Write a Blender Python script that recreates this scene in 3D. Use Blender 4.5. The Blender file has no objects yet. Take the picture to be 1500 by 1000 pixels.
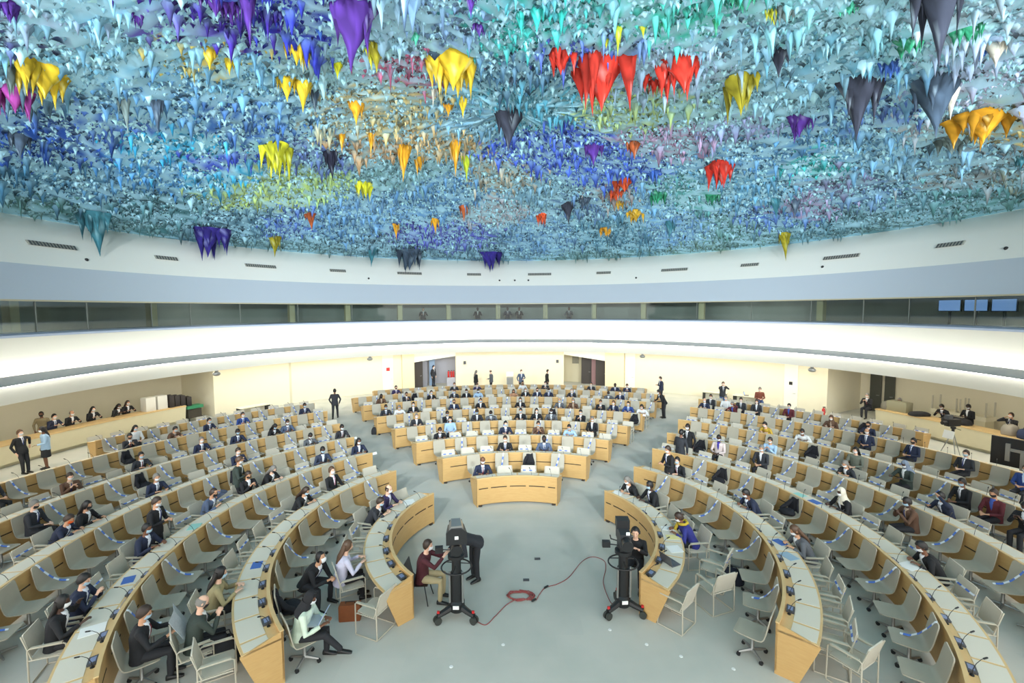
import bpy, bmesh, math, random
import numpy as np
from mathutils import Vector, Matrix
random.seed(7); RNG = np.random.default_rng(11)
sc = bpy.context.scene
COL = sc.collection
PI = math.pi
YC = 5.6            # centre of the round hall on the y axis; the desk rings are centred on the origin

# ------------------------------------------------------------------ materials
def lin(c):
    return tuple(((v/255)/12.92 if v/255 <= 0.04045 else ((v/255+0.055)/1.055)**2.4) for v in c)
_M = {}
def mat(name, rgb, rough=0.6, metal=0.0, noise=0.0, scale=8.0, emit=None, strength=1.0, bump=0.0, alpha=1.0, spec=0.5):
    if name in _M: return _M[name]
    m = bpy.data.materials.new(name); m.use_nodes = True
    nt = m.node_tree; b = nt.nodes['Principled BSDF']
    c = lin(rgb)
    b.inputs['Base Color'].default_value = (*c, 1)
    b.inputs['Roughness'].default_value = rough; b.inputs['Metallic'].default_value = metal
    b.inputs['Specular IOR Level'].default_value = spec
    b.inputs['Alpha'].default_value = alpha
    if noise or bump:
        tc = nt.nodes.new('ShaderNodeTexCoord'); n = nt.nodes.new('ShaderNodeTexNoise')
        n.inputs['Scale'].default_value = scale; n.inputs['Detail'].default_value = 4
        nt.links.new(tc.outputs['Object'], n.inputs['Vector'])
        if noise:
            mx = nt.nodes.new('ShaderNodeMix'); mx.data_type = 'RGBA'
            mx.inputs[6].default_value = (*[v*(1-noise) for v in c], 1); mx.inputs[7].default_value = (*[min(1, v*(1+noise)) for v in c], 1)
            nt.links.new(n.outputs['Fac'], mx.inputs[0]); nt.links.new(mx.outputs[2], b.inputs['Base Color'])
        if bump:
            bp = nt.nodes.new('ShaderNodeBump'); bp.inputs['Strength'].default_value = bump; bp.inputs['Distance'].default_value = 0.01
            nt.links.new(n.outputs['Fac'], bp.inputs['Height']); nt.links.new(bp.outputs['Normal'], b.inputs['Normal'])
    if emit:
        b.inputs['Emission Color'].default_value = (*lin(emit), 1); b.inputs['Emission Strength'].default_value = strength
    _M[name] = m
    return m

def wood(name, rgb, dark):
    m = mat(name, rgb, 0.45); nt = m.node_tree; b = nt.nodes['Principled BSDF']
    tc = nt.nodes.new('ShaderNodeTexCoord'); mp = nt.nodes.new('ShaderNodeMapping'); mp.inputs['Scale'].default_value = (1.2, 1.2, 9)
    n = nt.nodes.new('ShaderNodeTexNoise'); n.inputs['Scale'].default_value = 4; n.inputs['Detail'].default_value = 6
    mx = nt.nodes.new('ShaderNodeMix'); mx.data_type = 'RGBA'
    mx.inputs[6].default_value = (*lin(dark), 1); mx.inputs[7].default_value = (*lin(rgb), 1)
    nt.links.new(tc.outputs['Object'], mp.inputs[0]); nt.links.new(mp.outputs[0], n.inputs['Vector'])
    nt.links.new(n.outputs['Fac'], mx.inputs[0]); nt.links.new(mx.outputs[2], b.inputs['Base Color'])
    return m

WOOD = wood('oak veneer', (206, 170, 112), (188, 147, 90))
WOODTOP = wood('pale oak edge', (220, 190, 138), (204, 170, 116))
PAD = mat('pale writing pad', (214, 208, 192), 0.6)
SHELL = mat('warm grey plastic', (170, 163, 146), 0.5, noise=0.06, scale=5)
SHELLB = mat('light chair mesh', (196, 190, 174), 0.6, noise=0.05, scale=30)
CREAM_METAL = mat('cream painted steel', (188, 182, 164), 0.4)
STEEL = mat('grey steel', (150, 152, 150), 0.35, 0.6)
BLACKP = mat('black plastic', (26, 27, 29), 0.45)
DARKSLOT = mat('dark recess', (58, 46, 34), 0.8)
DARKGREY = mat('dark grey plastic', (70, 73, 78), 0.5)
SCREENB = mat('bluish panel', (120, 134, 170), 0.3)
BLUE = mat('blue tape', (84, 122, 206), 0.5); WHITE = mat('white tape', (226, 230, 236), 0.5)
PAPER = mat('white paper', (236, 236, 232), 0.8)
WALLM = mat('cream wall', (224, 216, 192), 0.85, noise=0.03, scale=2)
WHITEM = mat('white plaster', (238, 238, 230), 0.85)
BANDM = mat('pale blue grey panel', (186, 196, 206), 0.8)
LIPM = mat('grey ledge', (160, 163, 164), 0.7)
RED = mat('red enamel', (190, 40, 40), 0.4)

# ------------------------------------------------------------------ mesh helper
class MB:
    def __init__(s): s.v = []; s.f = []; s.mi = []
    def add(s, vs, fs, mi=0):
        o = len(s.v); s.v.extend([tuple(v) for v in vs]); s.f.extend([tuple(i+o for i in f) for f in fs]); s.mi.extend([mi]*len(fs)); return s
    def box(s, c, d, rz=0, rx=0, ry=0, mi=0, taper=1.0):
        R = Matrix.Rotation(rz, 3, 'Z') @ Matrix.Rotation(rx, 3, 'X') @ Matrix.Rotation(ry, 3, 'Y')
        x, y, z = d[0]/2, d[1]/2, d[2]/2
        vs = [Vector(c) + R @ Vector((sx*x*(taper if sz > 0 else 1), sy*y*(taper if sz > 0 else 1), sz*z)) for sx in (-1, 1) for sy in (-1, 1) for sz in (-1, 1)]
        return s.add(vs, [(0,1,3,2),(4,6,7,5),(0,4,5,1),(2,3,7,6),(0,2,6,4),(1,5,7,3)], mi)
    def rings(s, rings, cap=True, mi=0, closed=False):
        n = len(rings[0]); vs = [p for r in rings for p in r]; fs = []
        m = len(rings)
        for i in range(m if closed else m-1):
            a, b = i*n, ((i+1) % m)*n
            for j in range(n):
                k = (j+1) % n; fs.append((a+j, a+k, b+k, b+j))
        if cap and not closed:
            fs.append(tuple(range(n-1, -1, -1))); fs.append(tuple(range((m-1)*n, m*n)))
        return s.add(vs, fs, mi)
    def tube(s, pts, rad, n=8, cap=True, closed=False, mi=0, rounded=False):
        pts = [Vector(p) for p in pts]; rr = list(rad) if isinstance(rad, (list, tuple)) else [rad]*len(pts)
        if rounded and not closed:
            d0 = (pts[0]-pts[1]).normalized(); d1 = (pts[-1]-pts[-2]).normalized()
            pts = [pts[0]+d0*rr[0]*.8] + pts + [pts[-1]+d1*rr[-1]*.8]; rr = [rr[0]*.5] + rr + [rr[-1]*.5]
        R = []; up = None
        for i, q in enumerate(pts):
            a = pts[i-1] if (i > 0 or closed) else q; b = pts[(i+1) % len(pts)] if (i < len(pts)-1 or closed) else q
            t = (b-a).normalized()
            if up is None: up = Vector((0,0,1)) if abs(t.z) < .9 else Vector((0,1,0))
            x = t.cross(up)
            if x.length < 1e-5: x = t.cross(Vector((1,0,0)))
            x.normalize(); y = x.cross(t).normalized(); up = y
            R.append([q + (x*math.cos(2*PI*j/n)+y*math.sin(2*PI*j/n))*rr[i] for j in range(n)])
        return s.rings(R, cap, mi, closed)
    def lathe(s, prof, c=(0,0,0), n=20, mi=0):
        c = Vector(c)
        return s.rings([[c+Vector((r*math.cos(2*PI*j/n), r*math.sin(2*PI*j/n), z)) for j in range(n)] for r, z in prof], True, mi)
    def arc(s, prof, t0, t1, step=2.0, cy=0.0, closed=True, cap=True, mi=0):
        """sweep a closed (r,z) profile about the vertical axis at (0,cy), angles in degrees clockwise from +y"""
        n = max(2, int(abs(t1-t0)/step)+1); R = []
        for i in range(n+1):
            t = math.radians(t0+(t1-t0)*i/n); R.append([(r*math.sin(t), cy+r*math.cos(t), z) for r, z in prof])
        if closed: return s.rings(R, cap, mi)
        k = len(prof); vs = [p for r in R for p in r]; fs = []
        for i in range(n):
            for j in range(k-1): fs.append((i*k+j, i*k+j+1, (i+1)*k+j+1, (i+1)*k+j))
        return s.add(vs, fs, mi)
    def ell(s, c, r, n=12, m=8, mi=0, R=None):
        c = Vector(c); rg = []
        for i in range(1, m):
            a = PI*i/m; rg.append([Vector((r[0]*math.sin(a)*math.cos(2*PI*j/n), r[1]*math.sin(a)*math.sin(2*PI*j/n), -r[2]*math.cos(a))) for j in range(n)])
        if R: rg = [[R @ p for p in q] for q in rg]
        return s.rings([[c+p for p in q] for q in rg], True, mi)
    def mesh(s, name, mats, off=(0,0,0), smooth=40):
        me = bpy.data.meshes.new(name)
        o = Vector(off); me.from_pydata([Vector(v)-o for v in s.v], [], s.f)
        for m in (mats if isinstance(mats, (list, tuple)) else [mats]): me.materials.append(m)
        if any(s.mi): me.polygons.foreach_set('material_index', s.mi)
        me.validate(); me.update()
        bm = bmesh.new(); bm.from_mesh(me); bmesh.ops.recalc_face_normals(bm, faces=bm.faces); bm.to_mesh(me); bm.free()
        if smooth: 
            me.shade_smooth(); me.set_sharp_from_angle(angle=math.radians(smooth))
        return me
    def build(s, name, mats, parent=None, off=None, smooth=40):
        if off is None: off = (0,0,0)
        return link(bpy.data.objects.new(name, s.mesh(name, mats, off, smooth)), parent)

def link(o, parent=None):
    COL.objects.link(o)
    if parent: o.parent = parent
    return o
def tag(o, label=None, cat=None, group=None, kind=None):
    if label: o['label'] = label
    if cat: o['category'] = cat
    if group: o['group'] = group
    if kind: o['kind'] = kind
    return o
def empty(name, loc=(0,0,0), rz=0):
    o = bpy.data.objects.new(name, None); o.empty_display_size = .1; COL.objects.link(o); o.location = loc; o.rotation_euler = (0,0,rz); return o
KIDS = {}
def kids(o):
    return [c for c in o.children]
def copy_tree(o, loc, rz, kidlist=None):
    r = o.copy(); COL.objects.link(r); r.location = loc; r.rotation_euler = (0,0,rz)
    for ch in (kidlist if kidlist is not None else kids(o)):
        c = ch.copy(); COL.objects.link(c); c.parent = r
        for g in kids(ch):
            d = g.copy(); COL.objects.link(d); d.parent = c
    return r
def struct(o): o['kind'] = 'structure'; return o
def P(r, t, z=0, cy=0): a = math.radians(t); return Vector((r*math.sin(a), cy+r*math.cos(a), z))
def face_in(t): return PI - math.radians(t)      # local +Y looks at the centre
ORD = ['first','second','third','fourth','fifth','sixth','seventh','eighth','ninth','tenth','eleventh','twelfth','thirteenth','fourteenth','fifteenth','sixteenth','seventeenth','eighteenth','nineteenth','twentieth','twenty-first','twenty-second','twenty-third','twenty-fourth','twenty-fifth','twenty-sixth']

# ------------------------------------------------------------------ camera
f_px = 676.4; pit, yaw, roll = 0.0694, 0.003, -0.0055
def cam_ray(u, v):
    c, s = math.cos(roll), math.sin(roll); u, v = c*u-s*v, s*u+c*v
    c, s = math.cos(pit), math.sin(pit); d = Vector((u, c+s*v, -s+c*v))
    c, s = math.cos(yaw), math.sin(yaw); return Vector((c*d.x+s*d.y, -s*d.x+c*d.y, d.z))
cd = bpy.data.cameras.new('camera'); cam = bpy.data.objects.new('camera', cd); COL.objects.link(cam)
o0 = cam_ray(0, 0); rx = cam_ray(1, 0)-o0; uy = cam_ray(0, 1)-o0; fw = o0.normalized(); rx.normalize(); uy.normalize()
cam.matrix_world = Matrix(((rx.x, uy.x, -fw.x, -0.278), (rx.y, uy.y, -fw.y, -11.192), (rx.z, uy.z, -fw.z, 6.234), (0,0,0,1)))
cd.sensor_width = 36; cd.lens = f_px/1500*36; cd.clip_end = 200; cd.clip_start = .1
sc.camera = cam

# ------------------------------------------------------------------ hall: floor, walls, rings, dome
def floor_mat():
    m = mat('blue grey carpet', (178, 186, 184), 0.9); nt = m.node_tree; b = nt.nodes['Principled BSDF']
    tc = nt.nodes.new('ShaderNodeTexCoord'); br = nt.nodes.new('ShaderNodeTexBrick')
    br.inputs['Scale'].default_value = 1.0; br.inputs['Brick Width'].default_value = 1.1; br.inputs['Row Height'].default_value = .55; br.inputs['Mortar Size'].default_value = 0
    br.inputs['Color1'].default_value = (*lin((196,195,186)),1); br.inputs['Color2'].default_value = (*lin((191,191,183)),1); br.inputs['Bias'].default_value = -.3
    n = nt.nodes.new('ShaderNodeTexNoise'); n.inputs['Scale'].default_value = .9; n.inputs['Detail'].default_value = 3
    mx = nt.nodes.new('ShaderNodeMix'); mx.data_type = 'RGBA'; mx.blend_type = 'MULTIPLY'
    rp = nt.nodes.new('ShaderNodeValToRGB'); rp.color_ramp.elements[0].position = .35; rp.color_ramp.elements[0].color = (.9,.93,.93,1); rp.color_ramp.elements[1].position = .6; rp.color_ramp.elements[1].color = (1,1,1,1)
    mx.inputs[0].default_value = 1
    nt.links.new(tc.outputs['Object'], br.inputs['Vector']); nt.links.new(tc.outputs['Object'], n.inputs['Vector'])
    nt.links.new(n.outputs['Fac'], rp.inputs[0]); nt.links.new(br.outputs['Color'], mx.inputs[6]); nt.links.new(rp.outputs[0], mx.inputs[7]); nt.links.new(mx.outputs[2], b.inputs['Base Color'])
    return m
m = MB(); m.lathe([(0.01,-.1),(25.5,-.1),(25.5,0),(.01,0)], (0,YC,0), 96)
struct(m.build('floor', floor_mat()))

def arcwall(name, t0, t1, r, z0, z1, mm, th=.25):
    m = MB(); m.arc([(r,z0),(r,z1),(r+th,z1),(r+th,z0)], t0, t1, 1.5, YC); return struct(m.build(name, mm))
RW, ZS = 20.5, 3.25
arcwall('wall_west', -59.8, -25.1, RW, 0, ZS, WALLM)
arcwall('wall_north', -13.2, 11.2, RW, 0, ZS, WALLM)
arcwall('wall_east', 24.6, 61.5, RW, 0, ZS, WALLM)
# recessed alcove walls behind the counters, with the short return walls
arcwall('wall_west_alcove', -112, -59.3, 24.2, 0, ZS, WALLM)
arcwall('wall_east_alcove', 61.0, 112, 24.2, 0, ZS, WALLM)
for nm, t in (('wall_west_return', -59.8), ('wall_east_return', 61.5)):
    m = MB(); c = P(22.4, t, ZS/2, YC); m.box(c, (.3, 3.9, ZS), rz=-math.radians(t)); struct(m.build(nm, WALLM))
# square pillars beside the two doorways
PILM = mat('pillar plaster', (224, 214, 178), .85)
for i, (t0, t1) in enumerate(((-25.1, -22.5), (20.5, 24.6))):
    m = MB(); m.arc([(RW-.35,0),(RW-.35,ZS),(RW+.3,ZS),(RW+.3,0)], t0, t1, 1, YC); struct(m.build('pillar_%d' % (i+1), PILM))
# doorways: lintel, recess, side reveal
DOORGREY = mat('lilac grey wall', (176, 176, 186), .8); DOORBEIGE = mat('beige recess wall', (206, 197, 168), .85); DOORDARK = mat('dark door', (58, 50, 44), .5)
for i, (t0, t1, zt0, zt1) in enumerate(((-22.5, -13.2, 2.15, 2.55), (11.2, 20.5, 2.6, 2.15))):
    m = MB()
    n = 8; R = []
    for k in range(n+1):
        u = k/n; t = t0+(t1-t0)*u; zb = zt0+(zt1-zt0)*u
        R.append([P(r, t, z, YC) for r, z in ((RW,zb),(RW,ZS),(RW+.25,ZS),(RW+.25,zb))])
    m.rings(R); struct(m.build('trim_%d' % (i+1), WHITEM))
    m = MB(); m.arc([(RW+2.6,0),(RW+2.6,ZS),(RW+2.8,ZS),(RW+2.8,0)], t0-2, t1+2, 1, YC); struct(m.build('wall_door_recess_%d' % (i+1), DOORGREY if i == 0 else DOORBEIGE))
# door leaves
def door(name, t0, t1, r, mm, h=2.5, handle=True, lab=None):
    c = P(r, (t0+t1)/2, 0, YC); w = 2*r*math.sin(math.radians(abs(t1-t0)/2)); rz = -math.radians((t0+t1)/2)
    o = MB().box((0,0,h/2), (w,.08,h)).build(name, mm, smooth=0); o.location = c; o.rotation_euler = (0,0,rz); struct(o)
    if handle:
        h_ = MB().tube([(w*.36,-.05,1.0),(w*.36,-.12,1.0),(w*.36-.12,-.12,1.0)], .015, 8).build('door_handle', STEEL, o)
    return o
door('door_1', -22.3, -20.2, RW+.7, DOORDARK); door('door_2', -20.1, -19.0, RW+1.4, mat('steel door frame', (150,150,160), .4)); door('door_3', -18.4, -17.2, RW+1.7, mat('pale blue door', (150,175,205), .4), handle=False)
door('door_4', 14.6, 16.8, RW+1.9, DOORDARK); door('door_5', 17.9, 20.4, RW+1.2, DOORDARK); door('door_6', 16.9, 17.8, RW+1.5, mat('mauve door', (140,105,105), .5), handle=False)
door('door_7', -29.2, -26.9, RW-.03, mat('cream door', (236,232,214), .7), 2.9); door('door_8', 24.7, 26.8, RW-.03, _M['cream door'], 2.9); door('door_9', 55.1, 57.3, RW-.03, _M['cream door'], 2.9)
door('door_10', 63.2, 64.6, 24.1, mat('grey glazed door', (70,72,66), .4), 2.9); door('door_11', 65.0, 66.2, 24.1, _M['grey glazed door'], 2.9)
m = MB(); m.arc([(RW-.01,0),(RW-.01,ZS),(RW+.0,ZS),(RW,0)], -47.4, -47.0, 1, YC); struct(m.build('trim_3', mat('shadow gap', (200,192,164), .9)))

# gallery ring: soffit, fascia, grey ledge, white cove, ledge, booths, band, upper cove
T0, T1 = -118, 118
m = MB(); m.arc([(17.35,3.11),(16.87,3.83),(17.3,3.83),(17.6,3.3),(24.6,3.3),(24.6,3.2),(17.5,3.2)], T0, T1, 1.5, YC); struct(m.build('ceiling_gallery_soffit', WHITEM, smooth=20))
m = MB(); m.arc([(16.68,3.83),(16.68,3.86),(17.36,4.06),(17.36,3.74),(17.8,3.74),(17.8,3.68),(17.30,3.68),(17.30,3.98),(16.9,3.83)], T0, T1, 1.5, YC); struct(m.build('trim_4', LIPM, smooth=20))
m = MB(); m.arc([(17.75,3.7),(17.55,4.5),(17.2,5.0),(16.9,5.38),(18.2,5.38),(18.2,3.7)], T0, T1, 1.5, YC); struct(m.build('wall_cove_white', WHITEM, smooth=60))
m = MB(); m.arc([(16.82,5.38),(16.82,5.46),(18.2,5.52),(18.2,5.38)], T0, T1, 1.5, YC); struct(m.build('trim_5', mat('pale blue sill', (200,210,230), .4), smooth=20))
BAND = [(17.62,6.72),(17.72,6.69),(18.12,8.01),(18.5,8.05),(18.5,6.75)]
m = MB(); m.arc([(17.55,6.68),(18.1,8.0),(18.5,8.0),(18.5,6.68)], T0, T1, 1.5, YC); struct(m.build('wall_band_blue', BANDM, smooth=20))
m = MB(); m.arc([(18.1,8.0),(18.45,8.5),(18.95,9.2),(19.75,10.03),(20.4,10.03),(20.4,8.0)], T0, T1, 1.5, YC); struct(m.build('wall_cove_upper', WHITEM, smooth=60))
m = MB(); m.arc([(17.50,6.62),(17.50,6.68),(17.7,6.68),(17.7,6.62)], T0, T1, 1.5, YC); struct(m.build('trim_6', mat('beige head rail', (190,180,150), .5), smooth=20))
# booths behind the glass
BOOTH = mat('booth grey', (176, 182, 178), .9, noise=.25, scale=.5)
m = MB(); m.arc([(20.6,5.0),(20.6,7.0),(20.8,7.0),(20.8,5.0)], T0, T1, 2, YC); struct(m.build('wall_booth_back', BOOTH))
m = MB(); m.arc([(18.25,5.02),(18.25,5.06),(20.7,5.06),(20.7,5.02)], T0, T1, 2, YC); struct(m.build('floor_booth', mat('booth carpet', (60,60,60), .9)))
m = MB(); m.arc([(17.7,6.86),(17.7,6.9),(20.7,6.9),(20.7,6.86)], T0, T1, 2, YC); struct(m.build('ceiling_booth', mat('booth ceiling', (120,124,122), .9)))
MUL = [-112,-104,-96,-89.6,-83.3,-74.4,-68.4,-59.9,-49.0,-37.8,-26.5,-15.4,-3.8,7.4,18.7,29.8,42.0,52.8,63.6,72.0,78.6,87.0,95,104,112]
g = bpy.data.materials.new('booth glass'); g.use_nodes = True; nt = g.node_tree; nt.nodes.remove(nt.nodes['Principled BSDF'])
tr = nt.nodes.new('ShaderNodeBsdfTransparent'); tr.inputs[0].default_value = (.78,.82,.80,1); gl = nt.nodes.new('ShaderNodeBsdfGlossy'); gl.inputs['Roughness'].default_value = .04; gl.inputs[0].default_value = (.9,.92,.92,1)
fr = nt.nodes.new('ShaderNodeFresnel'); fr.inputs[0].default_value = 1.38; ms = nt.nodes.new('ShaderNodeMixShader')
nt.links.new(fr.outputs[0], ms.inputs[0]); nt.links.new(tr.outputs[0], ms.inputs[1]); nt.links.new(gl.outputs[0], ms.inputs[2]); nt.links.new(ms.outputs[0], nt.nodes['Material Output'].inputs[0])
FRM = mat('thin mullion', (120,124,116), .5)
for i in range(len(MUL)-1):
    m = MB(); m.arc([(17.58,5.5),(17.58,6.66),(17.60,6.66),(17.60,5.5)], MUL[i]+.04, MUL[i+1]-.04, 1.2, YC); w = struct(m.build('window_%d' % (i+1), g))
    m = MB(); m.arc([(17.56,5.5),(17.56,6.66),(17.61,6.66),(17.61,5.5)], MUL[i]-.04, MUL[i]+.04, 1, YC); m.build('window_frame', FRM, w)
k = 0
for t in [-89.6,-72.3,-49,-37.8,-26.5,-15.4,-3.8,7.4,18.7,29.8,42,63.6]:
    k += 1; m = MB(); m.box((0,0,.9), (.32,.32,1.8)); o = m.build('pillar_%d' % (k+2), PILM, smooth=0); o.location = P(18.5, t, 5.06, YC); o.rotation_euler = (0,0,-math.radians(t)); struct(o)
# dome
RIM, ZR, ZA = 19.75, 10.03, 13.2
RS = (RIM**2+(ZA-ZR)**2)/(2*(ZA-ZR)); ZC = ZA-RS
def dome_z(x, y): return ZC+math.sqrt(RS*RS-x*x-(y-YC)**2)
LED_COVE, LED_SOFFIT, LED_FASCIA, WORLD, SPOT, EXPOSURE = 15.0, 4.0, 12.0, 2.55, 9800.0, 0.04

# ------------------------------------------------------------------ coloured stalactite ceiling
ZONES=[(-9.3,-0.5,1.6,175,215,230),(-9.8,-1.3,1.0,200,215,235),(-10.8,-1.0,0.6,110,110,150),(-6.3,-0.7,0.9,84,60,140),(-7.8,-0.7,0.7,120,110,170),(-5.1,-0.4,1.0,80,80,170),(-10.8,0.7,1.5,160,205,225),(-12.3,0.8,1.1,120,140,150),(-10.9,2.4,1.9,130,170,205),(-14.7,3.5,2.2,75,100,165),(-12.9,3.5,1.8,100,125,185),(-12.4,5.4,1.7,90,180,215),(-16.9,5.6,2.1,90,125,145),(-16.2,7.3,2.2,100,135,160),(-18.7,6.9,1.5,95,125,115),(-17.0,9.9,2.4,95,125,125),(-13.9,7.1,2.1,110,160,205),(-12.2,7.4,1.3,90,100,190),(-12.4,8.9,1.6,100,180,210),(-11.8,11.0,2.1,200,215,140),(-10.1,11.0,1.8,205,225,150),(-8.2,2.1,1.2,150,195,220),(-8.0,1.0,0.7,225,205,130),(-9.3,4.7,1.7,95,125,175),(-7.3,4.3,1.2,130,165,200),(-3.3,0.5,1.2,195,220,232),(-2.0,0.3,1.0,150,170,195),(-3.3,2.3,0.9,200,120,140),(-5.1,2.5,0.9,190,215,215),(-4.7,5.5,1.7,225,205,150),(-6.0,5.0,1.4,205,195,160),(-3.7,7.6,1.3,222,190,140),(-6.3,8.1,1.4,205,170,130),(-1.9,5.9,1.2,150,185,205),(-8.0,8.2,1.5,120,130,175),(-5.8,11.7,1.6,150,180,180),(-4.3,14.8,2.4,120,155,190),(-7.6,15.9,2.5,140,175,210),(-10.4,16.9,2.2,125,160,195),(-12.9,15.4,2.2,110,130,190),(-6.9,19.9,1.9,105,95,185),(-3.5,21.3,2.0,120,120,190),(-14.9,14.1,2.2,95,120,130),(-14.2,18.8,2.5,110,130,130),(-9.4,22.2,3.1,115,135,145),(-2.7,24.3,3.2,105,125,140),(-0.5,12.5,1.5,200,185,160),(-1.4,17.1,1.7,190,180,180),(0.6,0.4,1.2,110,205,195),(-0.1,-0.4,0.9,130,205,210),(1.4,1.6,0.8,110,120,195),(1.9,0.3,1.0,160,210,215),(3.1,-0.2,1.2,110,200,180),(2.6,1.0,0.8,140,160,200),(0.2,3.0,1.1,110,140,160),(0.0,4.9,1.3,120,180,195),(4.7,2.6,1.4,195,210,225),(4.7,5.1,1.4,200,215,150),(6.2,4.8,1.4,185,215,210),(6.2,7.2,1.4,190,160,180),(7.6,6.2,1.3,180,180,210),(2.0,10.0,1.8,100,115,205),(4.1,11.3,1.8,100,120,205),(1.7,14.2,1.9,150,180,195),(5.5,14.7,1.6,180,160,150),(4.2,15.9,1.7,110,130,160),(7.5,15.1,2.1,150,190,220),(8.9,13.6,1.8,120,170,165),(6.8,20.7,3.4,110,145,160),(2.2,21.5,2.9,130,160,190),(10.6,18.2,2.8,150,185,220),(12.7,17.1,2.3,120,150,140),(6.5,23.7,3.7,110,135,130),(12.7,20.1,2.5,125,145,125),(5.9,0.5,1.1,165,200,215),(6.3,-0.5,1.2,175,225,225),(7.2,-0.7,1.3,185,220,225),(7.9,0.7,1.4,140,185,200),(7.4,2.1,1.1,150,185,200),(8.8,3.5,1.4,170,205,215),(10.3,3.4,1.3,130,160,195),(8.5,-0.1,1.1,170,215,220),(10.0,2.1,1.1,150,190,215),(11.5,2.9,1.4,120,140,195),(9.2,-1.2,1.3,215,228,238),(10.9,-0.3,1.2,205,215,235),(12.2,1.5,1.4,215,210,225),(12.9,3.2,1.2,190,190,190),(14.0,2.5,1.2,225,200,140),(10.3,7.9,2.0,120,160,195),(11.9,7.8,1.7,95,185,180),(13.0,6.4,2.0,150,190,215),(14.7,6.0,2.1,170,205,225),(16.5,5.7,2.2,165,165,160),(17.8,5.8,1.9,160,160,140),(14.0,9.1,1.5,150,145,170),(11.4,11.6,2.3,130,175,200),(14.4,12.1,2.1,185,165,190),(14.4,13.8,2.2,125,150,205),(15.8,9.5,2.0,140,165,195),(17.3,9.2,2.4,125,160,165),(18.3,7.5,2.4,120,160,155),(16.6,14.3,2.7,110,140,150),(14.4,17.2,2.4,120,145,135),(17.7,11.5,2.6,115,140,140),]
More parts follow.
